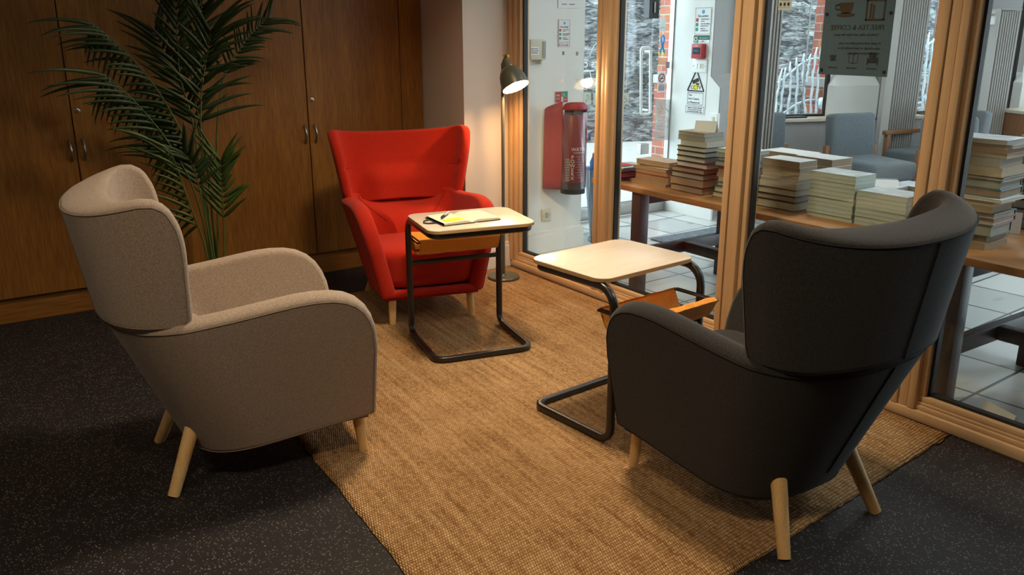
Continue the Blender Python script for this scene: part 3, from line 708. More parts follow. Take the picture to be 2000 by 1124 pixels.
# ------------------------------------------------------------------ palm
def frond(parent, px, depth, leaf_len, side_mode, mat, n_leaf=18, start=.3, droop=.35, width=.02, seed=0, r0=.0055, ang0=(42, 60)):
    """a rachis through picture points at a given depth with leaflets on both sides"""
    rnd = random.Random(seed)
    ctl = [at_y(x, y, depth[0]+(depth[1]-depth[0])*k/(len(px)-1)) for k, (x, y) in enumerate(px)]
    # catmull-rom
    pts = []
    for k in range(len(ctl)-1):
        p0 = ctl[max(0, k-1)]; p1 = ctl[k]; p2 = ctl[k+1]; p3 = ctl[min(len(ctl)-1, k+2)]
        for s in range(8):
            t_ = s/8
            pts.append(.5*((2*p1)+(p2-p0)*t_+(2*p0-5*p1+4*p2-p3)*t_**2+(-p0+3*p1-3*p2+p3)*t_**3))
    pts.append(ctl[-1])
    N = len(pts)
    st = MB().tube(pts, r0, 7, radii=[r0*(1-.75*i/(N-1)) for i in range(N)])
    fo = obj('frond', st, M['stem'], parent, 179)
    view = FWD
    lf = MB()
    for k in range(n_leaf):
        f = start+(1-start)*(k+.5)/n_leaf
        i = min(N-2, int(f*(N-1))); p = pts[i]+(pts[i+1]-pts[i])*(f*(N-1)-i); t_ = (pts[i+1]-pts[i]).normalized()
        side = t_.cross(view).normalized()
        taper = math.sin(PI*min(1, .22+.78*(1-abs(2*((f-start)/(1-start))-.85)*.72)))
        for s in (-1, 1):
            if side_mode == 'l' and s > 0 and k % 3: continue
            if side_mode == 'r' and s < 0 and k % 3: continue
            hang = 0
            if side_mode == 'under':
                if side.z*s > 0: s = -s; hang = 1
            Ln = leaf_len*(.55+.5*taper)*rnd.uniform(.85, 1.1); ang = math.radians(rnd.uniform(*ang0)*(1-.35*(f-start)/(1-start)))
            d = (t_*math.cos(ang)+side*(s*math.sin(ang))+view*rnd.uniform(-.35, .25)).normalized()
            if hang: d = (t_*.25+side*(s*.75)+view*.55+Vector((0, 0, -.45))).normalized(); Ln *= .75
            rows = []
            c = p.copy(); dd = d.copy(); seg = 7
            nrm = dd.cross(side*s).normalized() if abs(dd.dot(side)) < .98 else view
            for q in range(seg+1):
                h = q/seg; wd = width*1.05*min(1, .25+h*4)*(1-h**1.6)**.8+.0005
                nx = dd.cross(view).normalized(); tw = (nx*.9+view*.35*s).normalized()
                fold = view*(-.18*wd)
                rows.append([c-tw*wd/2, c+fold, c+tw*wd/2])
                c = c+dd*(Ln/seg); dd = (dd+Vector((0, 0, -droop*(.35+h)))*(1.6/seg)).normalized()
            lf.grid(rows)
    o = obj('leaflets', lf, mat, fo, 179)
    m = o.modifiers.new('thickness', 'SOLIDIFY'); m.thickness = .0008
    return fo
pl = thing('potted_palm', 'tall artificial palm in a pot between the grey armchair and the cabinets', 'plant', (1.2, 4.66, 0))
obj('pot', MB().lathe([(0, 0), (.11, 0), (.12, .02), (.13, .15), (.135, .16), (.125, .16), (.12, .14), (0, .135)], 40), M['pot'], pl, 40)
obj('soil', MB().lathe([(0, .145), (.121, .142)], 32), M['soil'], pl, 179)
PALM = [  # (points from base to tip, depths, leaflet length, sides, material, count, start, droop, width)
    ([(418, 545), (402, 420), (388, 330), (345, 240), (300, 165), (240, 95), (180, 45)], (4.54, 4.45), .25, 'under', 'palm', 22, .40, .50, .019, (44, 62)),
    ([(416, 545), (398, 440), (372, 355), (330, 280), (285, 222), (240, 175), (205, 145)], (4.50, 4.40), .31, 'under', 'palm', 15, .38, .42, .020, (48, 64)),
    ([(424, 545), (405, 400), (394, 300), (393, 200), (401, 130), (410, 85), (412, 60)], (4.52, 4.44), .32, 'lr', 'palm', 17, .42, .42, .023, (46, 66)),
    ([(421, 545), (398, 380), (376, 240), (352, 150), (348, 80), (345, 20), (338, -45)], (4.56, 4.56), .27, 'lr', 'palm', 16, .42, .20, .024),
    ([(426, 545), (425, 380), (424, 250), (438, 150), (470, 95), (498, 60), (525, 36)], (4.60, 4.62), .19, 'lr', 'palm', 17, .50, .40, .018),
    ([(412, 545), (400, 480), (382, 430), (362, 375), (345, 325), (330, 290)], (4.42, 4.34), .26, 'under', 'palm_new', 12, .33, .42, .018, (48, 66)),
    ([(438, 545), (438, 470), (436, 400), (433, 350), (432, 315)], (4.46, 4.42), .20, 'lr', 'palm_new', 12, .38, .18, .022),
    ([(428, 545), (415, 420), (402, 300), (380, 190), (372, 110), (385, 50), (398, 10)], (4.62, 4.66), .24, 'lr', 'palm', 14, .45, .22, .022),
    ([(423, 545), (402, 420), (380, 330), (345, 255), (310, 215), (285, 195)], (4.60, 4.64), .26, 'under', 'palm', 14, .42, .5, .022, (44, 60)),
    ([(425, 545), (412, 400), (395, 280), (362, 190), (330, 120), (302, 60)], (4.64, 4.68), .25, 'lr', 'palm', 15, .45, .3, .022),
    ([(420, 545), (408, 460), (392, 380), (378, 325), (360, 300)], (4.48, 4.44), .19, 'lr', 'palm', 9, .55, .25, .024),
]
for i, (px, dp, ln, sm, mt, cnt, stt, dr, wd, *an) in enumerate(PALM):
    f = frond(None, px, dp, ln, sm, M[mt], cnt, stt, dr, wd, seed=i+3, ang0=an[0] if an else (42, 60))
    f.parent = pl; f.matrix_parent_inverse = Matrix.Translation((-1.2, -4.66, 0))

# ================================================================== beyond the glazing: lobby
LOB = 2.65
P1 = at_d(1515, 228, 7.8); P2 = at_d(2000, 216, 8.4); P1.z = P2.z = 0
EX = (P2-P1).normalized(); NY = Vector((0, 0, 1)).cross(EX)      # EX along the window wall, NY outwards
FAC = Matrix(((EX.x, NY.x, 0, P1.x), (EX.y, NY.y, 0, P1.y), (0, 0, 1, 0), (0, 0, 0, 1)))
def fx(px, py, off=0):
    """picture point on the window wall (moved outwards by off) as (along, height)"""
    d = ray(px, py); p0 = P1+NY*off; t = (p0-EYE).dot(NY)/d.dot(NY); q = EYE+d*t
    return (q-P1).dot(EX), q.z
def basis(loc, xd, nd):
    """a sheet's frame: x to the reader's right, y up, z towards the reader"""
    xd = Vector(xd); nd = Vector(nd); yd = nd.cross(xd)
    return Matrix(((xd.x, yd.x, nd.x, loc[0]), (xd.y, yd.y, nd.y, loc[1]), (xd.z, yd.z, nd.z, loc[2]), (0, 0, 0, 1)))
def place(o, m): o.matrix_world = m; return o
def fthing(name, label, cat, m, group=None):
    t = thing(name, label, cat, group=group); t.matrix_world = m; return t
def text(parent, s, x, y, size, mat, name='lettering', depth=.0006, z=.0, align='LEFT', spacing=1.0, line=1.0, wide=1.0):
    c = bpy.data.curves.new('txt', 'FONT'); c.body = s; c.size = size; c.extrude = depth; c.align_x = align; c.space_character = spacing; c.space_line = line; c.resolution_u = 3
    o = bpy.data.objects.new('txt', c); COL.objects.link(o)
    dg = bpy.context.evaluated_depsgraph_get(); me = bpy.data.meshes.new_from_object(o.evaluated_get(dg))
    bpy.data.objects.remove(o); bpy.data.curves.remove(c)
    me.transform(Matrix.Translation((x, y, z)) @ Matrix.Scale(wide, 4, (1, 0, 0))); me.materials.clear(); me.materials.append(mat)
    q = bpy.data.objects.new(name, me); COL.objects.link(q); q.parent = parent; return q
def disc(cx, cy, r, z0, z1, n=28): return ([(cx+r*math.cos(2*PI*i/n), cy+r*math.sin(2*PI*i/n)) for i in range(n)], z0, z1)
def ring(mb, cx, cy, r, wd, z, n=40): mb.tube([(cx+r*math.cos(2*PI*i/n), cy+r*math.sin(2*PI*i/n), z) for i in range(n)], wd, 6, True); return mb

Y_W, Y_E, X_P = 4.60, 5.20, 5.08       # fire-point wall, entrance glazing, notice pier
cornr = at_x(1389, 430, X_P); cornr = Vector((X_P, cornr.y, 0))
wj = FAC @ Vector((fx(1478, 150)[0], .1, 0))
struct('floor_lobby', MB().prism([(3.06, -2.6), (11.5, -2.6), (11.5, 5.2), (3.06, 5.2)], -.1, 0), M['tiles'])
eF = FAC @ Vector((8.5, .3, 0)); sF = FAC @ Vector((-.6, .3, 0))
struct('ceiling_lobby', MB().prism([(3.1, -2.6), (eF.x, -2.6), (eF.x, eF.y), (sF.x, sF.y), (5.9, 5.35), (3.1, 5.35)], LOB, LOB+.1), M['ceil'])
for i, ((x, y), wt) in enumerate(LOBBY_FILL):
    t = thing('unseen_ceiling_light', 'added round white fill panel on the lobby ceiling', 'light', (x, y, LOB), 0, 'added fill panels on the lobby ceiling')
    panel_light(t, wt, (.90, .97, 1), 'lobby %d' % i)
# wall carrying the extinguisher
xw = at_y(1137, 300, Y_W).x
struct('wall_fire_point', MB().box((3.06, Y_W, 0), (xw, 5.6, LOB)), M['white_wall'])
sk = MB().box((3.06, Y_W-.016, 0), (xw+.016, Y_W, .125), .003); sk.box((3.06, Y_W-.01, .125), (xw+.01, Y_W, .15), .003); sk.box((xw, Y_W-.01, 0), (xw+.016, 5.18, .125), .003)
struct('baseboard_fire_point', sk, M['white'])
# notice pier, solid wall behind it up to the first window
zc0, zc1 = at_x(1405, 172, X_P).z, at_x(1393, 150, X_P).z
pr = MB().prism([(X_P, Y_E+.012), (X_P, cornr.y), (wj.x, wj.y), (wj.x+.3, wj.y+.35)], 0, zc0)
cy2 = at_x(1393, 150, X_P).y
b = bmesh.new(); lo = [b.verts.new(p) for p in ((X_P, Y_E+.012, zc0), (X_P, cornr.y, zc0), (wj.x, wj.y, zc0), (wj.x+.3, wj.y+.35, zc0))]
hi = [b.verts.new(p) for p in ((X_P, Y_E+.012, zc1), (X_P, cy2+.03, zc1), (wj.x, wj.y+.07, zc1), (wj.x+.3, wj.y+.35, zc1))]
tp = [b.verts.new((v.co.x, v.co.y, LOB)) for v in hi]
for A_, B_ in ((lo, hi), (hi, tp)):
    for i in range(4): b.faces.new((A_[i], A_[(i+1) % 4], B_[(i+1) % 4], B_[i]))
b.faces.new(tp); pr.add(b)
struct('wall_notice_pier', pr, M['white_wall'])
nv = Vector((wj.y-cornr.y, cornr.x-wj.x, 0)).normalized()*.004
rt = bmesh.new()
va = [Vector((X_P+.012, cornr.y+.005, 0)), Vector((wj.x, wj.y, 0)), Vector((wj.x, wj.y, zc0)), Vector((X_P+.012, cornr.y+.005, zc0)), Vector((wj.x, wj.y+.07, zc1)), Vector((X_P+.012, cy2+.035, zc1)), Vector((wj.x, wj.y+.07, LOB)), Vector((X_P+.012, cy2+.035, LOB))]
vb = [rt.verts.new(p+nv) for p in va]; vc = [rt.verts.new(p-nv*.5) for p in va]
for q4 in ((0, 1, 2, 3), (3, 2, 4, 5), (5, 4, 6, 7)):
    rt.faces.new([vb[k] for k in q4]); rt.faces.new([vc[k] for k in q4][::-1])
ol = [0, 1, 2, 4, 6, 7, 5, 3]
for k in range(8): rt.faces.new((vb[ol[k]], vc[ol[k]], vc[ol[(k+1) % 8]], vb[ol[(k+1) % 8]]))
rm_ = MB(); rm_.add(rt); struct('wall_return_shade', rm_, M['grey_wall'])  # thin grey skin that puts the return face's shade into its colour
sk = MB().box((X_P-.018, cornr.y-.01, 0), (X_P, Y_E, .13), .003); sk.box((X_P-.01, cornr.y-.006, .13), (X_P, Y_E, .16), .003)
struct('baseboard_pier', sk, M['white'])
struct('wall_lobby_end', MB().box((3.06, -2.7, 0), (11.5, -2.6, LOB)), M['white_wall'])
# window wall: low wall, sill, piers
xs = {k: fx(*v)[0] for k, v in dict(w1a=(1478, 228), w1b=(1620, 228), pb0=(1622, 200), pb1=(1708, 200), g1=(1790, 200), w2b=(1832, 200), pc1=(1884, 200), g2=(1964, 200), w3b=(1984, 200), pd1=(2060, 200)).items()}
zs = .70; zch = fx(1650, 167)[1]; zch2 = fx(1660, 147)[1]
end = xs['pd1']+3.4
struct('wall_window_low', MB().box((xs['w1a']-.5, -.06, 0), (end, .12, zs-.03), mat=FAC), M['grey_wall'])
struct('trim_sill', MB().box((xs['w1a'], -.1, zs-.03), (xs['pb0']+.28, .13, zs), .004, mat=FAC).box((xs['g1']-.3, -.1, zs-.03), (xs['w2b']+.1, .13, zs), .004, mat=FAC).box((xs['g2']-.2, -.1, zs-.03), (end, .13, zs), .004, mat=FAC), M['top_wood'])
def pier(x0, x1, xg):
    m = MB().box((x0, -.045, zs-.02), (x1, .13, zch), mat=FAC)
    b = bmesh.new(); q = [(x0, -.045), (x1, -.045), (x1, .13), (x0, .13)]; q2 = [(x0+.05, .03), (x1-.01, .03), (x1, .13), (x0+.05, .13)]
    A_ = [b.verts.new((x, y, zch)) for x, y in q]; B_ = [b.verts.new((x, y, zch2)) for x, y in q2]; T_ = [b.verts.new((x, y, LOB)) for x, y in q2]
    for U_, V_ in ((A_, B_), (B_, T_)):
        for i in range(4): b.faces.new((U_[i], U_[(i+1) % 4], V_[(i+1) % 4], V_[i]))
    b.faces.new(A_[::-1]); b.faces.new(T_); m.add(b, FAC)
    return m
struct('wall_window_pier', pier(xs['pb0'], xs['pb1'], 0), M['white_wall'])
struct('wall_between', MB().box((xs['pb1'], -.02, zs-.02), (xs['g1'], .13, LOB), mat=FAC), M['grey_wall'])
struct('wall_window_pier_mid', pier(xs['w2b'], xs['pc1'], 0), M['white_wall'])
struct('wall_between_mid', MB().box((xs['pc1'], -.02, zs-.02), (xs['g2'], .13, LOB), mat=FAC), M['grey_wall'])
struct('wall_window_pier_right', pier(xs['w3b'], xs['pd1'], 0), M['white_wall'])
struct('wall_window_head', MB().box((xs['w1a']-.6, .0, 2.35), (end, .13, LOB), mat=FAC), M['white_wall'])
for i, (a, b_) in enumerate(((xs['w1a'], xs['pb0']+.02), (xs['g1'], xs['w2b']+.02), (xs['g2'], xs['w3b']+.02), (xs['pd1'], end))):
    fr = MB()
    for lo, hi in (((a, .07, zs), (a+.018, .12, 2.35)), ((b_-.025, .07, zs), (b_, .12, 2.35)), ((a, .07, zs), (b_, .12, zs+.02))): fr.box(lo, hi, .003, mat=FAC)
    struct('trim_%d' % (30+i), fr, M['black'] if i < 3 else M['white'])
    struct('window_%d' % (6+i), MB().box((a+.01, .09, zs+.015), (b_-.01, .096, 2.35), mat=FAC), M['pane2'])
# entrance glazing and door
xd = at_y(1266, 300, Y_E).x
struct('door_1', MB().box((xw+.05, Y_E, .115), (xd-.012, Y_E+.01, 2.3)), M['pane2'])
dr = bpy.data.objects['door_1']
tube_pts = [(at_y(1251-9, 100, Y_E).x, Y_E-.06, at_y(1251, 93, Y_E).z), (at_y(1251+9, 100, Y_E).x, Y_E-.06, at_y(1251, 93, Y_E).z), (at_y(1251+9, 220, Y_E).x, Y_E-.06, at_y(1251, 222, Y_E).z), (at_y(1251-9, 220, Y_E).x, Y_E-.06, at_y(1251, 222, Y_E).z)]
hm = MB().tube(rounded_path(tube_pts, .022, 6), .011, 12, True)
for zz in (tube_pts[0][2]-.03, tube_pts[2][2]+.03): hm.cone((tube_pts[1][0], Y_E-.06, zz), (tube_pts[1][0], Y_E, zz), .008, .008, 10)
obj('door_handle', hm, M['vinyl'], dr, 60)
obj('bottom_rail', MB().box((xw+.05, Y_E-.015, .01), (xd-.012, Y_E+.025, .115), .003), M['chrome'], dr, 40)
obj('patch_lock', MB().box((xd-.10, Y_E-.02, at_y(1266, 300, Y_E).z), (xd-.012, Y_E+.03, at_y(1266, 280, Y_E).z), .004), M['chrome'], dr)
struct('window_10', MB().box((xd, Y_E, .02), (X_P-.01, Y_E+.01, 2.35)), M['pane2'])
struct('trim_40', MB().box((X_P-.012, Y_E-.015, 0), (X_P, Y_E+.03, 2.4)).box((xd, Y_E-.02, 0), (X_P, Y_E+.03, .10), .003), M['chrome'])
struct('trim_41', MB().box((xw, Y_E-.02, 2.3), (X_P, Y_E+.06, LOB)), M['white_wall'])
cl = thing('door_closer', 'dark door closer box above the entrance door beside the brick pier', 'door closer', tuple(at_y(1274, 20, Y_E-.05)))
obj('body', MB().box((-.055, -.03, -.06), (.045, .04, .25), .004), M['steel_black'], cl); obj('latch', MB().box((-.015, -.04, -.02), (-.002, -.03, .06), .002), M['chrome'], cl)
# outside
struct('pavement', MB().prism([(2, 5.2), (16, 5.2), (20, -6), (30, -6), (30, 20), (-4, 20), (-4, 5.6), (2, 5.6)], -.14, -.005), M['pave'])
SW0 = at_z(1150, 279, 0); SWd = Vector((.93, -.37, 0)).normalized(); SWn = Vector((.37, .93, 0)).normalized()
rows = []
for j in range(44):
    r = []
    for i in range(150):
        p = SW0+SWd*(-5+17*i/149)+Vector((0, 0, 4.6*j/43-.1))
        q = Vector((p.dot(SWd)*2.2, p.z*5.5, 0)); p += SWn*(-.10*noise.fractal(q, .9, 2.2, 4)+.02)
        r.append(p)
    rows.append(r)
struct('wall_street', MB().grid(rows), M['stone'], smooth=179)
def brick_pier(name, x0, x1, y0, y1, zb, zt_, m, label):
    t = thing(name, label, 'brick pier'); t.matrix_world = m
    obj('shaft', MB().box((x0, y0, zb), (x1, y1, 3.2)), M['brick'], t)
    obj('plinth', MB().box((x0-.02, y0-.02, 0), (x1+.02, y1+.02, zt_), .004), M['brick'], t)
    obj('stone_band', MB().box((x0-.035, y0-.035, zt_), (x1+.035, y1+.035, zb), .012), M['pave'], t)
    return t
a0, b0 = fx(1577, 200, 1.55)[0], fx(1640, 200, 1.3)[0]
z150, z170 = fx(1590, 152, 1.3)[1], fx(1590, 171, 1.3)[1]
brick_pier('brick_pier', a0, b0, 1.3, 1.55, z150, z170, FAC, 'red brick pier outside the first window, beside the hanging poster')
a1, b1 = fx(1814, 150, 1.55)[0], fx(1866, 150, 1.3)[0]
brick_pier('brick_pier', a1, b1, 1.3, 1.55, z150, z170, FAC, 'red brick pier outside the second window with railing fixed to it')
a2, b2 = fx(1968, 150, 1.55)[0], fx(2040, 150, 1.3)[0]
brick_pier('brick_pier', a2, b2, 1.3, 1.55, z150, z170, FAC, 'red brick pier outside the rightmost window sliver')
ye = 6.5; xa, xb = at_y(1288, 60, ye+.4).x, at_y(1345, 100, ye).x+.6
brick_pier('brick_pier', xa, xb+.2, ye, ye+.4, at_y(1300, 150, ye).z, at_y(1300, 168, ye).z, Matrix.Identity(4), 'red brick pier outside the entrance, behind the blue ribbon sticker')
# railings: two curved rails, wavy bars, round flanges
def railing(label, rails, bars, flanges, off):
    t = thing('iron_railing', label, 'railing'); t.matrix_world = FAC
    def pt(x, y, o=0): a_, z_ = fx(x, y, off); return Vector((a_, off+o, z_))
    for r in rails:
        ps = [pt(*p) for p in r]; sm = []
        for k in range(len(ps)-1):
            p0, p1, p2, p3 = ps[max(0, k-1)], ps[k], ps[k+1], ps[min(len(ps)-1, k+2)]
            for s in range(5):
                u = s/5; sm.append(.5*((2*p1)+(p2-p0)*u+(2*p0-5*p1+4*p2-p3)*u*u+(-p0+3*p1-3*p2+p3)*u**3))
        obj('rail', MB().tube(sm+[ps[-1]], .0145, 8), M['iron'], t, 179)
    for b_ in bars:
        ps = [pt(x, y, -.03) for x, y in b_]; rr = []
        for k in range(13):
            f = k/12*(len(ps)-1); i = min(int(f), len(ps)-2); p = ps[i].lerp(ps[i+1], f-i)+Vector((.005*math.sin(k*1.7), 0, 0)); rr.append(p)
        obj('bar', MB().tube(rr, .02, 8, radii=[.0125+.0035*math.sin(k*2.1) for k in range(12)]+[.006]), M['iron'], t, 179)
    for x, y in flanges:
        p = pt(x, y, -.03)
        obj('flange', MB().lathe([(0, -.03), (.05, -.02), (.062, 0), (.062, .03), (0, .03)], 20, Matrix.Translation(p) @ Matrix.Rotation(-PI/2, 4, 'X')), M['iron'], t, 60)
railing('galvanised iron railing of wavy bars outside the first window, left of the poster',
    [[(1500, 168), (1522, 160), (1545, 142), (1570, 122), (1590, 115), (1608, 116)], [(1500, 245), (1530, 222), (1555, 205), (1575, 197), (1592, 196), (1606, 202)]],
    [[(1518, 250), (1524, 190), (1531, 132)], [(1533, 235), (1541, 170), (1540, 120)], [(1550, 228), (1555, 150), (1552, 112)], [(1570, 228), (1564, 150), (1567, 104)], [(1571, 165), (1576, 130), (1580, 105)], [(1579, 228), (1584, 150), (1592, 92)], [(1589, 228), (1595, 150), (1603, 80)], [(1508, 260), (1514, 190), (1524, 134)]],
    [(1604, 202)], 1.22)
railing('galvanised iron railing seen through the second window, right of the big radiator',
    [[(1780, 103), (1800, 97), (1815, 86), (1830, 77), (1838, 76)], [(1770, 205), (1790, 203), (1803, 200), (1812, 193)]],
    [[(1796, 222), (1803, 140), (1811, 62)], [(1803, 222), (1812, 140), (1819, 74)], [(1806, 222), (1819, 140), (1828, 62)]],
    [(1836, 77), (1812, 193)], 1.22)
railing('galvanised railing end at the far right window sliver', [[(1960, 96), (1975, 88), (1988, 80)]], [[(1964, 215), (1968, 140), (1972, 70)]], [(1988, 80)], 1.22)

# ------------------------------------------------------------------ radiators
def radiator(label, pxe, pxl, pxr, ztop, off, valve):
    e0, l0, r0 = (fx(p, 200, off)[0] for p in (pxe, pxl, pxr)); W = r0-l0
    t = thing('column_radiator', label, 'radiator'); t.matrix_world = FAC @ Matrix.Translation((l0, off, 0))
    k = max(4, int(W/.0235)); m = MB()
    m.box((0, .012, .14), (W, .05, ztop-.01), .004)
    for i in range(k):
        x = W*(i+.5)/k; m.box((x-.0085, -.012, .15), (x+.0085, .012, ztop-.02), .006, 2)
    obj('fluted_panel', m, M['pewter'], t, 40)
    obj('side_cover', MB().box((-.012, 0, .135), (.0, .16, ztop), .003), M['white'], t)
    obj('top_grille', MB().box((-.01, -.01, ztop-.012), (W+.01, .11, ztop), .003), M['pewter'], t)
    if e0 < l0-.02: obj('end_panel', MB().box((0, 0, .14), (.012, .07, ztop-.01), .002, mat=Matrix.Translation((-.008, .0, 0)) @ Matrix.Rotation(math.radians(118)-PI/2, 4, 'Z') @ Matrix.Identity(4)), M['white'], t)
    if valve:
        obj('valve', MB().cone((-.13, .05, ztop-.03), (-.03, .05, ztop-.03), .02, .02, 14).cone((-.13, .05, ztop-.11), (-.13, .05, ztop-.02), .018, .022, 14).box((-.14, .02, ztop-.14), (-.02, .08, ztop-.06), .01), M['white'], t, 40)
    obj('pipe', MB().cone((.03, .03, .0), (.03, .03, .15), .009, .009, 12), M['pewter'], t, 40)
    return t
radiator('tall fluted radiator just right of the second glazing post', 1483, 1491, 1515, 2.0, -.45, False)
radiator('widest tall fluted radiator, right of the hanging poster', 1733, 1741, 1791, 2.0, -.22, False)
radiator('tall fluted radiator with a round valve, at the far right', 1920, 1929, 1965, fx(1961, 17, -.2)[1], -.20, True)

# ------------------------------------------------------------------ display tables
def display_table(label, x, y0, y1, zt_, off=.27):
    t = thing('display_table', label, 'table', (x, (y0+y1)/2, 0)); L = (y1-y0)/2
    obj('table_top', MB().box((0, -L, zt_-.032), (.80, L, zt_), .004), M['table_wood'], t, 40)
    d = M['dark_wood']
    for yy in (-L+.23, L-off):
        for xx in (.0, .70): obj('leg', MB().box((xx+.012, yy-.035, 0), (xx+.082, yy+.035, zt_-.032), .004), d, t, 40)
        obj('end_rail', MB().box((.08, yy-.02, .20), (.72, yy+.02, .27), .003), d, t, 40)
        obj('apron', MB().box((.05, yy-.025, zt_-.10), (.75, yy+.025, zt_-.032), .003), d, t, 40)
    obj('stretcher', MB().box((.38, -L+.25, .205), (.43, L-off-.02, .265), .003), d, t, 40)
    return t
TZ = .622
display_table('low wooden display table with the tall and pale green book stacks', 3.205, 1.98, 3.90, TZ, .38)
display_table('low wooden display table at right carrying the far right book stack', 3.20, .15, 1.955, TZ)

# ------------------------------------------------------------------ books
def pagemat(name, c): return plain(name, c, .85, var=.10, scale=60)
PG = {'cream': pagemat('cream book pages', (.42, .39, .30, 1)), 'tan': pagemat('tan book pages', (.31, .25, .18, 1)), 'grey': pagemat('grey book pages', (.32, .33, .31, 1)), 'pale': pagemat('pale green-white pages', (.44, .50, .44, 1)), 'white': pagemat('white book pages', (.52, .53, .49, 1)), 'brown': pagemat('aged brown pages', (.28, .19, .125, 1))}
CV = {'navy': plain('navy cover', (.02, .03, .06, 1), .4), 'black': plain('black cover', (.015, .015, .018, 1), .4), 'white': plain('white cover', (.75, .77, .78, 1), .35), 'teal': plain('teal cover', (.05, .16, .18, 1), .4), 'tan': plain('tan cover', (.40, .28, .18, 1), .5), 'photo': plain('photo-printed cover', (.55, .60, .66, 1), .25, var=.5, scale=14), 'grey': plain('grey cover', (.30, .30, .30, 1), .5), 'plum': plain('plum cover', (.22, .08, .14, 1), .5)}
ORD = ['', 'second', 'third', 'fourth', 'fifth', 'sixth', 'seventh', 'eighth', 'ninth', 'tenth', 'eleventh', 'twelfth', 'thirteenth', 'fourteenth', 'fifteenth', 'sixteenth', 'seventeenth', 'eighteenth']
PDESC = {'cream': 'cream-paged', 'tan': 'tan-paged', 'grey': 'grey-edged', 'pale': 'pale', 'white': 'white-paged', 'brown': 'brown-edged'}
def book(label, x, y, z, L, D, T, rot, pg, cv, hard, group):
    """spine away from the glazing; x,y is the near right corner"""
    t = thing('book', label, 'book', (x, y, z), rot, group)
    c = .003 if hard else .0009; o = .003 if hard else 0
    m = MB().box((-o, -o, 0), (D+o, L+o, c)); m.box((-o, -o, T-c), (D+o, L+o, T)); m.box((D+o-c, -o, c), (D+o, L+o, T-c))
    obj('cover', m, CV[cv], t)
    p = MB(); n_ = 5
    rows = []
    for k in range(n_+1):
        zz = c+(T-2*c)*k/n_; b_ = .0015*math.sin(PI*k/n_)
        rows.append([Vector((.0 + b_*.6, 0 + b_*.4, zz)), Vector((D-c, 0+b_*.4, zz)), Vector((D-c, L-b_*.4, zz)), Vector((b_*.6, L-b_*.4, zz)), Vector((b_*.6, b_*.4, zz))])
    p.grid(rows); obj('pages', p, PG[pg], t)
    return t
def stack(where, group, x, y, L, D, H, items, seed, jit=.008, rot0=0, tz=None, visible=None):
    """items bottom to top: (relative thickness, pages, cover, hard[, dx, dy, dL, dD])"""
    rnd = random.Random(seed); tot = sum(i[0] for i in items); z = (TZ if tz is None else tz)+.0004; n_ = len(items)
    for k, it in enumerate(items):
        T = H*it[0]/tot-.0006; dx, dy, dL, dD = (list(it[4:])+[0]*4)[:4]
        kk = n_-1-k
        pos = 'topmost book' if kk == 0 else ('bottom book' if k == 0 else '%s book from the top' % ORD[kk])
        lab = '%s %s of the %s' % (PDESC[it[1]], pos, where)
        book(lab, x+dx+rnd.uniform(-jit, jit), y+dy+rnd.uniform(-jit, jit), z, L+dL+rnd.uniform(-jit, jit), D+dD+rnd.uniform(-jit, jit), T, rot0+rnd.uniform(-.04, .04)*min(1, jit/.006), it[1], it[2], it[3], group)
        z += T+.0006
    return z
stack('short brown stack', 'books in the short brown stack', 3.33, 3.395, .25, .14, .139,
      [(20, 'tan', 'tan', 0, -.012, .0, .03, .0), (46, 'brown', 'tan', 0), (24, 'brown', 'plum', 0), (19, 'tan', 'tan', 0), (13, 'white', 'white', 0, 0, .0), (30, 'tan', 'tan', 0, -.004, -.01)], 11, .007, .03)
ztall = stack('tall carded stack', 'books in the tall stack', 3.32, 3.125, .215, .14, .321,
      [(97, 'tan', 'black', 1, 0, 0, .015), (98, 'tan', 'black', 0, 0, 0, .015), (78, 'grey', 'black', 1, 0, 0, .015), (74, 'tan', 'black', 1, .0, .005, .005), (74, 'white', 'navy', 1, .01, -.01, -.005), (76, 'white', 'navy', 1, .012, .01, -.02), (70, 'white', 'navy', 1, .012, .005, -.02), (66, 'white', 'black', 1, .012, .005, -.02), (74, 'white', 'tan', 0, .012, -.0, -.03), (68, 'grey', 'grey', 0, .015, .012, -.03), (52, 'grey', 'tan', 0, .012, .02, -.03)], 12, .004, .02)
stack('stack behind the second post', 'books in the half hidden stack', 3.365, 2.862, .20, .14, .252,
      [(72, 'pale', 'black', 1, -.01, 0, .015), (78, 'pale', 'teal', 1, -.01, 0, .015), (54, 'cream', 'teal', 1), (62, 'cream', 'tan', 0), (42, 'tan', 'tan', 0), (48, 'brown', 'tan', 0), (44, 'brown', 'black', 0), (72, 'grey', 'teal', 1, 0, 0, .01), (38, 'grey', 'tan', 0), (68, 'grey', 'white', 0, 0, 0, .02), (40, 'pale', 'white', 0, 0, 0, .02)], 13, .005, .02)
stack('stack right of the second post', 'books in the dark-covered stack', 3.363, 2.572, .212, .135, .238,
      [(105, 'cream', 'navy', 1), (68, 'tan', 'navy', 1), (80, 'cream', 'navy', 1), (72, 'cream', 'tan', 0), (44, 'grey', 'white', 0), (68, 'tan', 'tan', 0, .004, -.004), (80, 'tan', 'tan', 0, .004, -.006), (74, 'tan', 'white', 0, .004, -.006)], 14, .003, .04)
stack('higher pale twin stack', 'copies in the higher pale stack', 3.372, 2.268, .234, .156, .209, [(1, 'pale', 'photo', 0)]*11, 15, .0018, .02)
stack('lower pale twin stack', 'copies in the lower pale stack', 3.383, 2.022, .236, .156, .152, [(1, 'pale', 'photo', 0)]*8, 16, .0018, .03)
p4 = at_x(1628, 313, 3.62)
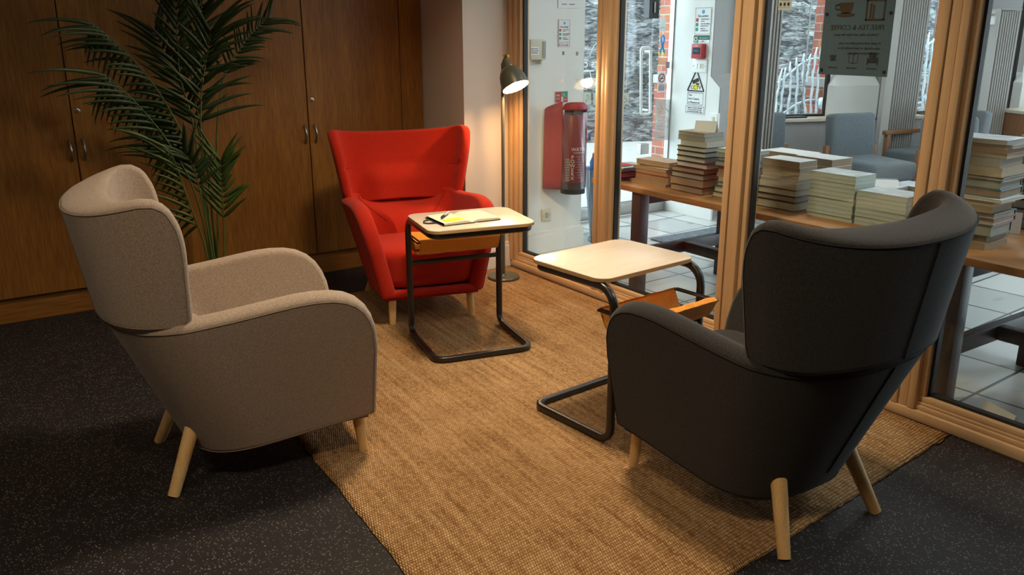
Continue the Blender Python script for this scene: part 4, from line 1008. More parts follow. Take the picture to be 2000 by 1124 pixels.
stack('thick stack behind the pale stacks', 'books in the thick stack behind', 3.62, p4.y, .22, .15, p4.z-TZ, [(30, 'tan', 'tan', 0)]*5+[(34, 'tan', 'white', 0), (36, 'tan', 'white', 0)], 17, .004)
p2 = at_z(1566, 303, .83)
stack('back row stack, left half', 'books in the back row stack', p2.x, p2.y, .24, .16, .83-TZ, [(30, 'tan', 'plum', 0)]*5+[(22, 'brown', 'plum', 0), (22, 'tan', 'white', 0, 0, 0, .02)], 18, .006)
pS = at_z(1752, 372, .70)
zl = stack('low carded pile', 'books in the low pile', pS.x, pS.y, .24, .17, .70-TZ, [(20, 'grey', 'plum', 0), (18, 'tan', 'grey', 0, -.01, .02), (16, 'grey', 'navy', 0, .01, .01), (14, 'cream', 'photo', 0, 0, .03)], 19, .01, .1)
pS2 = at_z(1812, 376, .68)
stack('lowest pile by the third post', 'books in the lowest pile', pS2.x-.02, pS2.y, .20, .15, .70-TZ, [(22, 'cream', 'grey', 0), (20, 'cream', 'white', 0), (18, 'cream', 'photo', 0)], 20, .008, -.1)
pR = at_z(1933, 487, TZ)
stack('far right stack behind the glass', 'books in the far right stack', pR.x-.01, pR.y, .24, .18, .424,
      [(40, 'tan', 'tan', 0, -.02, 0), (45, 'tan', 'tan', 0, 0, .01), (74, 'grey', 'teal', 1), (40, 'cream', 'plum', 1), (42, 'cream', 'teal', 1), (44, 'tan', 'tan', 0), (35, 'cream', 'tan', 0, .005), (22, 'white', 'white', 0, -.01, -.02), (56, 'brown', 'teal', 1, .01), (54, 'grey', 'teal', 1, .01), (28, 'cream', 'black', 1, .01), (62, 'cream', 'tan', 0, .01), (58, 'grey', 'grey', 0, .02, .02), (34, 'cream', 'grey', 0, .03), (33, 'brown', 'tan', 0, .02), (24, 'grey', 'grey', 0, .03, -.01), (30, 'grey', 'photo', 0, .03, 0)], 21, .008, .05)
pB = at_z(1990, 452, TZ)
stack('half seen stack at right edge', 'books in the partly seen stack', pB.x+.05, pB.y-.14, .22, .16, .40, [(40, 'grey', 'black', 1), (38, 'grey', 'black', 1), (36, 'grey', 'navy', 1), (34, 'white', 'navy', 1), (36, 'grey', 'black', 1), (34, 'grey', 'navy', 1), (30, 'grey', 'black', 1), (36, 'grey', 'tan', 0), (34, 'grey', 'grey', 0), (40, 'cream', 'photo', 0)], 22, .006)
# magazines at the left table end
pM = at_z(1250, 352, TZ)
rnd = random.Random(4); z = TZ+.0004
for k in range(6):
    T = .010 if k < 3 else .007
    lab = ['bottom magazine of the pile on the left table end', 'second magazine up in the pile on the left table end', 'third magazine up in the pile on the left table end', 'third magazine down in the pile on the left table end', 'second magazine down in the pile on the left table end', 'uppermost bright magazine of the pile on the left table end'][k]
    t = thing('magazine', lab, 'magazine', (3.27+rnd.uniform(-.01, .01), 3.70+rnd.uniform(0, .004), z), rnd.uniform(-.0, .05), 'magazines on the left table end')
    rows = [[Vector((xx, .17*j/6, zz+(.006*k/5)*math.sin(PI*j/6)*(1 if k > 2 else .3)*math.sin(PI*(xx+.02)/.26))) for (xx, zz) in ((0, 0), (.07, 0), (.14, 0), (.21, 0), (.21, T), (.14, T), (.07, T), (0, T), (0, 0))] for j in range(7)]
    obj('cover', MB().grid(rows), CV['photo' if k == 5 else ('plum' if k % 2 else 'grey')], t)
    if k == 5: obj('printed_band', MB().box((.03, .03, T+.006), (.12, .14, T+.0068)), M['red_ink'], t)
    z += T+.001+(.006 if k > 2 else .002)
# folded cards
def tent(label, x, y, z, rot, w_, h_, d_):
    t = thing('folded_card', label, 'card', (x, y, z), rot)
    for s in (-1, 1):
        m = MB().prism([(-w_/2, 0), (w_/2, 0), (w_/2, h_), (-w_/2, h_)], 0, .0006)
        obj('leaf', m, M['paper'], t).matrix_local = Matrix.Translation((0, s*d_, 0)) @ Matrix.Rotation(PI/2+s*-math.atan2(d_, h_)*-1, 4, 'X')
    return t
tent('white folded card standing on top of the tall book stack', 3.40, 3.20, ztall, -math.radians(65), .115, .06, .026)
tent('white folded card lying open on the low book pile', pS.x+.07, pS.y+.12, zl, -math.radians(50), .13, .05, .06)
pc = at_z(1978, 455, TZ)
tent('small white card standing behind the far right book stack', pc.x, pc.y, TZ+.0004, -math.radians(60), .05, .09, .02)
pf = at_z(1965, 836, 0)
tent('white printed leaflet on the tiled floor behind the glass, bottom right', 3.15, pf.y-.0, .0005, math.radians(70), .15, .105, .03)

# ------------------------------------------------------------------ lobby armchairs
def lobby_chair(label, px, py, dist, rot, wood_arms=True, hw=.27):
    p = at_d(px, py, dist); t = thing('lobby_armchair', label, 'armchair', (p.x, p.y, 0), rot, 'grey lobby armchairs')
    # faces local -y
    obj('seat', MB().box((-hw, -.33, .29), (hw, .26, .44), .03, 3), M['blue_fab'], t, 50)
    obj('backrest', MB().box((-hw, .17, .36), (hw, .30, .79), .035, 3, mat=Matrix.Translation((0, .2, .4)) @ Matrix.Rotation(-.12, 4, 'X') @ Matrix.Translation((0, -.2, -.4))), M['blue_fab'], t, 50)
    for s in (-1, 1):
        for yy in (-.28, .24): obj('leg', MB().box((s*(hw+.02)-.02, yy-.022, 0), (s*(hw+.02)+.02, yy+.022, .58 if wood_arms else (.30 if yy < 0 else .52)), .003), M['arm_wood'], t, 40)
        if wood_arms: obj('arm_rail', MB().box((s*(hw+.02)-.022, -.33, .56), (s*(hw+.02)+.022, .28, .595), .004), M['arm_wood'], t, 40)
        obj('seat_rail', MB().box((s*(hw+.02)-.016, -.28, .24), (s*(hw+.02)+.016, .24, .30), .003), M['arm_wood'], t, 40)
    return t
A0 = -YAW
lobby_chair('slate blue lobby armchair between the poster and the books, facing the glass', 1697, 300, 7.1, A0+math.radians(17), False, .215)
lobby_chair('slate blue lobby armchair with wooden arms below the second window', 1826, 300, 7.6, A0+math.radians(-62))
lobby_chair('slate blue lobby armchair with only a back edge showing beside the first radiator', 1500, 300, 7.15, A0+math.radians(8), False, .24)
lobby_chair('slate blue lobby armchair back in the far right bay above the books', 1890, 270, 6.75, A0+math.radians(4), False, .22)
sb = thing('wooden_cabinet', 'low wooden cabinet with a vent grille at the right picture edge', 'cabinet'); sb.matrix_world = FAC @ Matrix.Translation((fx(1966, 200, -.2)[0]+.035, -.45, 0))
zt_ = fx(1985, 219, -.45)[1]
obj('body', MB().box((0, 0, 0), (.9, .38, zt_-.03), .003), M['arm_wood'], sb); obj('top', MB().box((-.02, -.02, zt_-.03), (.92, .38, zt_), .005), M['top_wood'], sb)
for j in range(2):
    for i in range(5): obj('slat', MB().box((.04+.22*j, -.006, zt_-.10-.022*i), (.22+.22*j, .004, zt_-.09-.022*i), .002), M['table_wood'], sb)
for lab, pa, pb in (('flat dark tablet lying on the first window sill', 1516, 1570), ('flat dark tablet lying on the second window sill', 1797, 1828)):
    x0, x1 = fx(pa, 226, 0)[0], fx(pb, 226, 0)[0]
    t = thing('tablet', lab, 'tablet'); t.matrix_world = FAC @ Matrix.Translation(((x0+x1)/2, -.0, zs+.0005))
    obj('case', MB().box((-(x1-x0)/2, -.06, 0), ((x1-x0)/2, .06, .012), .003), M['steel_black'], t); obj('screen', MB().box((-(x1-x0)/2+.01, -.05, .012), ((x1-x0)/2-.01, .05, .0128)), M['ink'], t)
for lab, pa, pb in (('white blind cord hanging in the first window', (1585, 0), (1578, 226)), ('white blind cord hanging in the second window', (1833, 0), (1824, 75))):
    a, za = fx(*pa, .02); b_, zb_ = fx(*pb, .02)
    t = tag(obj('blind_cord', MB().tube([FAC @ Vector((a, .02, 2.3)), FAC @ Vector((a, .02, max(zb_, zs+.002)))], .006, 6), M['vinyl'], None, 179), lab, 'cord')
mt = tag(obj('door_mat', MB().box((4.22, 4.14, .0005), (5.0, 4.45, .012), .003), fabric('blue-grey mat', (.06, .08, .10, 1), (.16, .20, .24, 1), 120)), 'blue-grey entrance mat on the lobby tiles under the display table', 'mat')

# ------------------------------------------------------------------ fire point and wall fittings
def on_fire_wall(px, py, off=0): q = at_y(px, py, Y_W-off); return basis((q.x, Y_W-off, q.z), (1, 0, 0), (0, -1, 0))
def on_pier(px, py, off=0): q = at_x(px, py, X_P-off); return basis((X_P-off, q.y, q.z), (0, -1, 0), (-1, 0, 0))
s_ = 5.35/FPX            # metres per pixel near the fire-point wall
rc = .080; dpt = .105
qc = at_y(1120, 285, Y_W-dpt); ql = at_y(1063, 285, Y_W-.012)
zb_ = at_y(1120, 375, Y_W-dpt).z; Hf = at_y(1120, 196, Y_W-dpt).z-zb_; cxx = 0
fe = fthing('fire_extinguisher', 'fire extinguisher under a red and clear vinyl cover on the white wall', 'fire extinguisher', basis((qc.x, Y_W, zb_), (1, 0, 0), (0, -1, 0)))
RL = Matrix.Translation((0, 0, dpt)) @ Matrix.Rotation(-PI/2, 4, 'X')
obj('cylinder', MB().lathe([(0, .0), (rc*.96, .0), (rc, .012), (rc, Hf*.79), (rc*.85, Hf*.85), (rc*.45, Hf*.88), (rc*.4, Hf*.92), (0, Hf*.92)], 36, RL), M['ext_body'], fe, 40)
obj('base_ring', MB().lathe([(0, -.004), (rc*1.03, -.004), (rc*1.03, Hf*.12), (rc*.9, Hf*.12)], 36, RL), M['ink'], fe, 40)
obj('valve_head', MB().box((-.062, Hf*.845, dpt-.03), (.066, Hf*.915, dpt+.06), .012), M['steel_black'], fe)
obj('wall_bracket', MB().box((-.03, Hf*.55, 0), (.03, Hf*.7, dpt-rc+.004), .003), M['steel_black'], fe)
vx, vz = .60, -.80; lx, lz = -.80, -.60            # view-facing and left-hand directions of the bracket
A_ = Vector((ql.x-qc.x, 0, .012)); B_ = Vector((rc*1.14*(lx*.80-vx*.60), 0, dpt+rc*1.14*(lz*.80-vz*.60)))
cov = []
for k in range(15):
    f = k/14; p = A_.lerp(B_, f); bul = .018*math.sin(PI*f)
    top_ = Hf*(.905+.09*f**.6)
    cov.append([Vector((p.x-bul*.5-.012*(1-f)*(1-j/10), Hf*.045+(top_-Hf*.045)*j/10+.0, p.z+bul*.8)) for j in range(11)])
c_o = obj('red_cover', MB().grid(cov), M['ext_red'], fe, 179); m_ = c_o.modifiers.new('t', 'SOLIDIFY'); m_.thickness = .0015
th0 = math.atan2(lz*.80-vz*.60, lx*.80-vx*.60); th1 = math.atan2(-lz*.92-vz*.38, -lx*.92-vx*.38)
def arc(f, r_): a_ = th0+(th1-th0)*f; return Vector((r_*math.cos(a_), 0, dpt+r_*math.sin(a_)))
hood = []
for k in range(15):
    f = k/14; c_ = []
    for j in range(6):
        p = arc(f, rc*1.16*(1-.10*(j/5)**3)); p.y = Hf*(.905+.085*(j/5)*(1-.35*abs(2*f-1)**3)); c_.append(p)
    hood.append(c_)
h_o = obj('hood', MB().grid(hood), M['ext_red'], fe, 179); m_ = h_o.modifiers.new('t', 'SOLIDIFY'); m_.thickness = .0015
C2 = arc(1, rc*1.15); fl = []
for k in range(5):
    f = k/4; q_ = C2.lerp(Vector((rc*1.25, 0, .01)), f); fl.append([Vector((q_.x+.008*math.sin(j*.9)*f, Hf*.06+Hf*.84*j/10, q_.z)) for j in range(11)])
f_o = obj('side_flap', MB().grid(fl), M['ext_red'], fe, 179); m_ = f_o.modifiers.new('t', 'SOLIDIFY'); m_.thickness = .0015
clr, n, l, b = new_mat('clear vinyl'); n.remove(b); tr = n.new('ShaderNodeBsdfTransparent'); gl = n.new('ShaderNodeBsdfGlossy'); gl.inputs['Roughness'].default_value = .12
mxs = n.new('ShaderNodeMixShader'); mxs.inputs[0].default_value = .16; gl.inputs['Roughness'].default_value = .3; gl.inputs['Color'].default_value = (.9, .85, .88, 1); l.new(tr.outputs[0], mxs.inputs[1]); l.new(gl.outputs[0], mxs.inputs[2]); l.new(mxs.outputs[0], n['Material Output'].inputs[0])
win = []
for k in range(17):
    win.append([arc(k/16, rc*1.13+.003*math.sin(j*1.1+k*1.7))+Vector((0, Hf*(.05+.83*j/12), 0)) for j in range(13)])
obj('clear_window', MB().grid(win), clr, fe, 179)
zf = rc*2+.014
def wrap_text(s, ang, y, size, mat):
    o = text(fe, s, 0, 0, size, mat, align='CENTER'); me = o.data
    for v in me.vertices:
        a_ = ang+v.co.x/rc; r_ = rc+.0015+v.co.z; v.co = Vector((r_*math.sin(a_), y+v.co.y, dpt+r_*math.cos(a_)))
    return o
wrap_text('WATER', -.18, Hf*.47, .030, M['vinyl'])
wrap_text('FIRE EXTINGUISHER', -.16, Hf*.445, .009, M['vinyl'])
for k, ch in enumerate('POWERX'): wrap_text(ch, -.72, Hf*(.385-.046*k), .033, M['vinyl'])
for k in range(9): wrap_text(('instructions', 'class A', 'wood paper', 'textiles')[k % 4], -.12, Hf*(.40-.028*k), .012, M['grey_wall'])
pnl = MB()
for k in range(9):
    for q in range(4):
        a0_ = -1.25+.09*q; pnl.box((rc*math.sin(a0_)-.005, Hf*(.14+.028*k), dpt+rc*math.cos(a0_)-.003), (rc*math.sin(a0_)+.005, Hf*(.16+.028*k), dpt+rc*math.cos(a0_)+.0018))
obj('label_panel', pnl, M['grey_wall'], fe)

def sign(name, label, cat, m, w_, h_, mat=None, th=.002):
    t = fthing(name, label, cat, m); obj('board', MB().box((-w_/2, -h_/2, 0), (w_/2, h_/2, th), min(.001, th*.3), 1), mat or M['paper'], t); t['_z'] = th
    del t['_z']; return t
def frame_lines(t, x0, y0, x1, y1, z, wd, mat, name='border'):
    m = MB()
    for lo, hi in (((x0, y0), (x1, y0+wd)), ((x0, y1-wd), (x1, y1)), ((x0, y0), (x0+wd, y1)), ((x1-wd, y0), (x1, y1))): m.box((lo[0], lo[1], z), (hi[0], hi[1], z+.0006))
    obj(name, m, mat, t)
def fire_notice(label, m, w_, h_):
    t = sign('fire_action_notice', label, 'notice', m, w_, h_); z = .002
    frame_lines(t, -w_/2+.004, -h_/2+h_*.17, w_/2-.004, h_/2-.004, z, w_*.012, M['ink'])
    frame_lines(t, -w_/2+.004, -h_/2+.004, w_/2-.004, -h_/2+h_*.145, z, w_*.014, M['red_ink'])
    obj('symbol', MB().prism(*disc(0, h_*.36, w_*.085, z, z+.0006)), M['blue_ink'], t)
    text(t, '!', 0, h_*.325, w_*.15, M['paper'], z=z+.0012, align='CENTER')
    text(t, 'Fire action', 0, h_*.20, w_*.15, M['ink'], z=z+.0006, align='CENTER')
    for k, (c, s1, s2) in enumerate((('red_ink', 'Sound the alarm', 'at once'), ('green_ink', 'Leave the building', 'by nearest exit'), ('green_ink', 'Report to', 'assembly point'))):
        y = h_*(.10-.145*k); obj('symbol', MB().box((-w_*.42, y-w_*.06, z), (-w_*.27, y+w_*.09, z+.0006)), M[c], t)
        text(t, s1, -w_*.12, y+w_*.03, w_*.075, M['ink'], z=z+.0006); text(t, s2, -w_*.12, y-w_*.06, w_*.075, M['ink'], z=z+.0006)
    ring(MB(), 0, 0, 1, .1, 0)
    rm = MB(); ring(rm, -w_*.37, -h_*.42, w_*.055, w_*.012, z); obj('symbol', rm, M['red_ink'], t)
    text(t, 'Do not use lifts', -w_*.22, -h_*.44, w_*.09, M['ink'], z=z+.0006)
    return t
fire_notice('white fire action notice on the wall above the extinguisher', on_fire_wall(1102, 65, .002), 30*s_*1.02, 54*s_)
# paper sheet above the notice, cut by the picture top
t = sign('paper_sheet', 'white printed sheet at the picture top above the fire notice', 'sheet', on_fire_wall(1112, -25, .002), 56*s_, 80*s_)
for k, y in enumerate((-.075, -.108)):
    for x0, x1 in ((-.06, -.02), (.0, .045)): obj('printed_line', MB().box((x0, y, .002), (x1, y+.008, .0026)), M['grey_wall'], t)
t = fthing('extinguisher_sign', 'red and green extinguisher identification sign above the vinyl cover', 'sign', on_fire_wall(1097, 189, .002))
obj('board', MB().box((-.055, -.04, 0), (.05, .036, .002), .0006, 1), M['plastic_cream'], t)
obj('red_half', MB().box((-.052, -.036, .002), (-.005, .033, .0026)), M['red_ink'], t); obj('green_half', MB().box((-.003, -.0, .002), (.048, .033, .0026)), M['green_ink'], t); obj('lower_half', MB().box((.012, -.036, .002), (.048, -.002, .0026)), M['ext_red'], t)
text(t, 'FIRE', -.048, .004, .016, M['paper'], z=.003); text(t, 'WATER', -.05, -.016, .010, M['paper'], z=.003); text(t, 'USE', .004, .008, .014, M['paper'], z=.003); text(t, 'NO', .016, -.024, .016, M['paper'], z=.003)
# control panel
t = fthing('control_panel', 'cream alarm control box with grey side on the white wall', 'control box', on_fire_wall(1047, 97))
obj('housing', MB().box((-.075, -.062, 0), (.048, .062, .045), .006, 3), M['plastic_cream'], t, 40); obj('display', MB().box((.018, -.052, .045), (.043, .052, .048), .001), M['grey_wall'], t)
obj('paper_label', MB().box((-.072, -.03, .045), (-.01, .018, .0458)), M['paper'], t)
for k in range(3): text(t, ('Alarm control', 'Keep door shut', 'Ring reception')[k], -.07, .004-.012*k, .0085, M['ink'], z=.0464)
obj('cable_gland', MB().cone((.022, -.062, .02), (.022, -.09, .02), .013, .015, 14), M['plastic_cream'], t, 40)
# fused switch
t = fthing('fused_switch', 'cream fused spur switch low on the white wall', 'switch', on_fire_wall(1066, 420))
obj('plate', MB().box((-.037, -.042, 0), (.037, .042, .010), .003, 2), M['plastic_cream'], t, 40); obj('rocker', MB().box((-.012, -.018, .010), (.014, .018, .014), .002), M['grey_wall'], t)
for s in (-1, 1): obj('screw', MB().prism(*disc(s*.028, 0, .004, .010, .0112, 14)), M['chrome'], t)
# four grey dots on the glass of the first pane
def backlit(name, col, mixv=.55):
    m, n, l, b = new_mat(name); b.inputs['Base Color'].default_value = col; b.inputs['Roughness'].default_value = .7
    td = n.new('ShaderNodeBsdfTranslucent'); td.inputs[0].default_value = col; ms = n.new('ShaderNodeMixShader'); ms.inputs[0].default_value = mixv
    l.new(b.outputs[0], ms.inputs[1]); l.new(td.outputs[0], ms.inputs[2]); l.new(ms.outputs[0], n['Material Output'].inputs[0]); return m
mk_m = backlit('grey marker vinyl', (.55, .55, .54, 1), .7)
for k, (x, y, lab) in enumerate(((1100, 104, 'upper left'), (1127, 105, 'upper right'), (1098, 157, 'lower left'), (1126, 157, 'lower right'))):
    q = at_x(x, y, 3.0448)
    t = fthing('glass_marker', 'small grey square marker on the first pane, %s of four' % lab, 'sticker', basis((3.0448, q.y, q.z), (0, 1, 0), (1, 0, 0)), 'grey markers on the first pane')
    obj('square', MB().box((-.011, -.010, 0), (.011, .010, .0006)), mk_m, t)

# ------------------------------------------------------------------ notice pier
sp_ = 6.6/FPX
fire_notice('white fire action notice on the pier above the red call point', on_pier(1373, 46, .002), .17, .24)
t = sign('first_aid_sign', 'small green and white sign above the red call point', 'sign', on_pier(1370, 77, .002), .17, .058)
obj('panel', MB().box((-.08, -.025, .002), (-.03, .025, .0026)), M['green_ink'], t); obj('panel', MB().box((-.025, 0, .002), (.08, .025, .0026)), M['green_ink'], t); text(t, 'Fire assembly', -.02, .006, .015, M['paper'], z=.003); text(t, 'point', -.0, -.017, .015, M['ink'], z=.0026)
ring_m = MB(); ring(ring_m, -.055, 0, .015, .004, .003); obj('symbol', ring_m, M['paper'], t)
t = fthing('fire_call_point', 'red fire alarm call point on the white pier', 'call point', on_pier(1369, 100))
obj('housing', MB().box((-.055, -.055, 0), (.055, .055, .05), .006, 2), plain('call point red', (.42, .03, .035, 1), .4), t, 40); obj('glass_window', MB().box((-.037, -.022, .05), (.037, .028, .053), .001), M['ink'], t); text(t, 'PRESS', 0, -.004, .02, M['blue_ink'], z=.0536, align='CENTER'); text(t, 'FIRE', 0, .034, .014, M['paper'], z=.0506, align='CENTER')
t = fthing('light_switch', 'white triple light switch plate on the pier', 'switch', on_pier(1368, 129))
obj('plate', MB().box((-.075, -.05, 0), (.075, .05, .012), .003, 2), M['white'], t, 40)
for k in range(3): obj('rocker', MB().box((-.045+.03*k, -.018, .012), (-.018+.03*k, .018, .018 - .002*k), .002), M['plastic_cream'] if k == 2 else M['white'], t)
for s in (-1, 1): obj('screw', MB().prism(*disc(s*.06, 0, .005, .012, .0132, 14)), M['grey_wall'], t)
t = sign('cctv_sign', 'white warning sign with black triangle reading CCTV on the pier', 'sign', on_pier(1359, 179, .002), .215, .35); z = .002
tri = lambda s, cy: [(-s, cy-s*.62), (s, cy-s*.62), (0, cy+s*1.22)]
m = MB(); pts = [Vector((x, y, z+.0004)) for x, y in tri(.088, .06)]; m.tube(rounded_path(pts, .006, 3), .006, 4, True); obj('triangle', m, M['ink'], t)
obj('yellow_patch', MB().prism([(-.02, .012), (.018, .012), (.03, .045), (.0, .075), (-.035, .03)], z, z+.0004), M['yellow'], t)  # yellow patch inside the triangle
obj('camera_symbol', MB().box((-.035, -.014, z), (.03, .014, z+.0008), .004, mat=Matrix.Translation((-.002, .082, 0)) @ Matrix.Rotation(.38, 4, 'Z')).box((.004, .052, z), (.034, .066, z+.0008), .003), M['ink'], t)
text(t, 'CCTV', 0, .018, .042, M['ink'], z=z+.0012, align='CENTER')
frame_lines(t, -.085, -.102, .085, -.008, z, .003, M['ink']); frame_lines(t, -.1, -.168, .1, -.112, z, .003, M['ink'])
text(t, 'The          ', -.075, -.036, .024, M['ink'], z=z+.0006); text(t, 'Arts Centre', -.075, -.064, .024, M['ink'], z=z+.0006); text(t, 'is Monitored', -.075, -.092, .024, M['ink'], z=z+.0006)
text(t, 'Images are being recorded\nfor the purposes of crime\nprevention and public safety', 0, -.130, .0145, M['ink'], z=z+.0006, align='CENTER')
t = fthing('wall_socket', 'small white socket box low on the pier behind the tall book stack', 'socket', on_pier(1398, 236)); obj('box', MB().box((-.04, -.06, 0), (.04, .06, .03), .004), M['white'], t); obj('switch', MB().box((-.01, 0, .03), (.01, .03, .035), .001), M['plastic_cream'], t)

# ------------------------------------------------------------------ stickers on the entrance glazing (read from outside)
def on_entrance(px, py): q = at_y(px, py, Y_E-.002); return basis((q.x, Y_E-.002, q.z), (-1, 0, 0), (0, 1, 0))
se = 6.2/FPX
cardm = backlit('pale sticker', (.62, .62, .55, 1)); paper_t = backlit('thin white paper', (.75, .75, .74, 1)); vinyl_t = backlit('white glass vinyl', (.9, .92, .92, 1))
t = fthing('window_lettering', 'white vinyl name lettering with circle lines on the entrance glass, seen mirrored', 'lettering', on_entrance(1160, 125))
text(t, 'rts ce', -.075, -.025, .088, vinyl_t, depth=.0005, spacing=1.05)
text(t, 'w', -.262, -.025, .075, vinyl_t, depth=.0005)
m = MB(); m.box((-.30, -.055, -.0005), (-.235, -.045, .0005)); m.box((.0, -.055, -.0005), (.11, -.045, .0005))
obj('underline', m, vinyl_t, t)
obj('circle_line', MB().tube([(-.07+.115*math.cos(a_/20*PI*2), .02+.17*math.sin(a_/20*PI*2)-.02, 0) for a_ in range(1, 9)], .003, 5).tube([(-.07+.115*math.cos(a_/20*PI*2), .02+.17*math.sin(a_/20*PI*2)-.02, 0) for a_ in range(12, 20)], .003, 5), vinyl_t, t, 179)
for k, (x, lab) in enumerate(((1147, 'hearing symbol, left of three'), (1166, 'counter symbol, middle of three'), (1221, 'wheelchair symbol, right of three'))):
    t = fthing('access_sticker', 'pale access sticker with a %s on the entrance glass' % lab, 'sticker', on_entrance(x, 193))
    obj('sheet', MB().box((-.036, -.045, -.0005), (.036, .045, .0005)), cardm, t)
    m = MB()
    if k == 0: m.tube([(.012, -.03, .0), (.010, -.012, 0), (-.012, .002, 0), (-.014, .018, 0), (0, .028, 0), (.014, .018, 0)], .003, 5)
    elif k == 1: m.box((-.008, -.025, -.001), (.012, .02, .001)); m.box((-.02, .0, -.001), (-.016, .004, .001)); m.box((-.02, -.015, -.001), (-.016, -.011, .001))
    else: m.tube([(.004, .025, 0), (.004, 0, 0), (-.014, 0, 0), (-.02, -.02, 0)], .003, 5); ring(m, .0, -.014, .016, .0025, 0, 24)
    obj('symbol', m, M['grey_wall'], t)
t = fthing('notice_card', 'small white printed card high on the glass beside the door', 'card', on_entrance(1294, 48)); obj('sheet', MB().box((-.032, -.055, -.0005), (.032, .055, .0005)), paper_t, t); text(t, 'OPEN DAILY', 0, -.028, .010, M['grey_wall'], align='CENTER', depth=.001)
t = fthing('ribbon_sticker', 'blue and yellow awareness ribbon sticker on the entrance glass', 'sticker', on_entrance(1294, 85))
obj('ribbon', MB().tube([(-.024, -.07, 0), (.0, -.02, 0), (.016, .02, 0), (.014, .05, 0), (0, .062, 0), (-.014, .05, 0), (-.016, .02, 0), (.0, -.02, 0), (.024, -.07, 0)], .0075, 6), backlit('sky blue vinyl', (.12, .52, .78, 1)), t, 179)
obj('ribbon_tip', MB().box((-.034, -.086, -.004), (-.018, -.062, .004), mat=Matrix.Identity(4)).box((.018, -.086, -.004), (.034, -.062, .004)), M['yellow'], t)
for s, lab in ((1279, 'left'), (1304, 'right')):
    t = fthing('glass_label', 'small grey square on the entrance glass, %s above the no smoking sign' % lab, 'sticker', on_entrance(s, 127)); obj('sheet', MB().box((-.022, -.026, -.0005), (.022, .026, .0005)), M['grey_wall'], t)
t = fthing('no_smoking_sign', 'white no smoking sign with red ring on the entrance glass', 'sign', on_entrance(1292, 160))
obj('board', MB().box((-.042, -.083, -.0008), (.042, .083, .0008)), paper_t, t)
m = MB(); ring(m, 0, .03, .032, .0045, 0); m.box((-.03, -.003, -.0025), (.03, .003, .0025), mat=Matrix.Translation((0, .03, 0)) @ Matrix.Rotation(-.8, 4, 'Z')); obj('ban_ring', m, M['red_ink'], t)
obj('cigarette', MB().box((-.022, .024, -.0014), (.02, .031, .0014)).tube([(.018, .034, 0), (.01, .042, 0), (.018, .05, 0)], .0018, 5), M['ink'], t)
obj('text_panel', MB().box((-.032, -.07, -.0012), (.032, -.028, .0012)), M['grey_wall'], t); text(t, 'NO SMOKING', 0, -.024, .0085, M['red_ink'], align='CENTER', depth=.0015); text(t, 'It is against the law\nto smoke in\nthese premises', 0, -.04, .0075, M['paper'], align='CENTER', depth=.0018)
t = fthing('door_poster', 'translucent pale poster with a white circle on the glass beside the door', 'poster', on_entrance(1293, 235))
pm, n, l, b = new_mat('translucent poster'); b.inputs['Base Color'].default_value = (.55, .58, .56, 1); b.inputs['Alpha'].default_value = .45
obj('sheet', MB().box((-.078, -.165, -.0004), (.078, .165, .0004)), pm, t)
m = MB(); ring(m, 0, -.03, .066, .0022, 0, 48); obj('circle', m, vinyl_t, t)
text(t, 'A PLACE\nFOR EVERYONE\nTO FEEL AT HOME', 0, .005, .0165, vinyl_t, align='CENTER', depth=.001, line=1.4); text(t, 'welcome to all who visit\nat any time of day', 0, -.058, .009, vinyl_t, align='CENTER', depth=.001)
text(t, 'Wexford', 0, -.145, .022, M['grey_wall'], align='CENTER', depth=.001)
obj('brush_line', MB().tube([(-.07, .06, 0), (-.03, .10, 0), (.0, .085, 0), (.03, .125, 0), (.06, .1, 0), (.02, .075, 0), (.05, .06, 0)], .0025, 5), M['plastic_cream'], t, 179)

# ------------------------------------------------------------------ hanging poster and small poster (printed for the lobby side)
q = [at_x(x, y, 3.062) for x, y in ((1603, 145), (1737, 150))]
pw = abs(q[0].y-q[1].y); ph = .435
t = fthing('hanging_poster', 'grey FREE TEA & COFFEE poster on the glass, seen mirrored from behind', 'poster', basis((3.047, (q[0].y+q[1].y)/2, (q[0].z+q[1].z)/2+ph/2), (0, 1, 0), (1, 0, 0)))
tm, n, l, b = new_mat('thin poster paper'); b.inputs['Base Color'].default_value = (.15, .205, .25, 1); b.inputs['Roughness'].default_value = .9
td = n.new('ShaderNodeBsdfTranslucent'); td.inputs[0].default_value = (.2, .26, .29, 1); ms = n.new('ShaderNodeMixShader'); ms.inputs[0].default_value = .3
l.new(b.outputs[0], ms.inputs[1]); l.new(td.outputs[0], ms.inputs[2]); l.new(ms.outputs[0], n['Material Output'].inputs[0])
obj('sheet', MB().box((-pw/2, -ph/2, -.0005), (pw/2, ph/2, .0005)), tm, t)
pink = plain('poster print', (.035, .037, .035, 1), .8); pbr = plain('poster brown print', (.075, .045, .025, 1), .8); D_ = .0014
Z0 = -ph/2
text(t, 'FREE TEA & COFFEE', 0, Z0+.172, .0265, pink, align='CENTER', depth=D_, spacing=1.02)
text(t, 'Come in, relax, and enjoy the space', 0, Z0+.150, .0138, pink, align='CENTER', depth=D_, wide=.98)
text(t, 'A quiet, welcoming place to read,\ntake a break, or just breathe for a\nwhile. Everyone welcome.', -.112, Z0+.118, .0138, pink, depth=D_, line=1.35, wide=.98)
for k, s in enumerate(('Comfy seats', 'Good reads', 'Free drinks')): text(t, s, -.085+.088*k, Z0+.026, .0095, pink, align='CENTER', depth=D_)
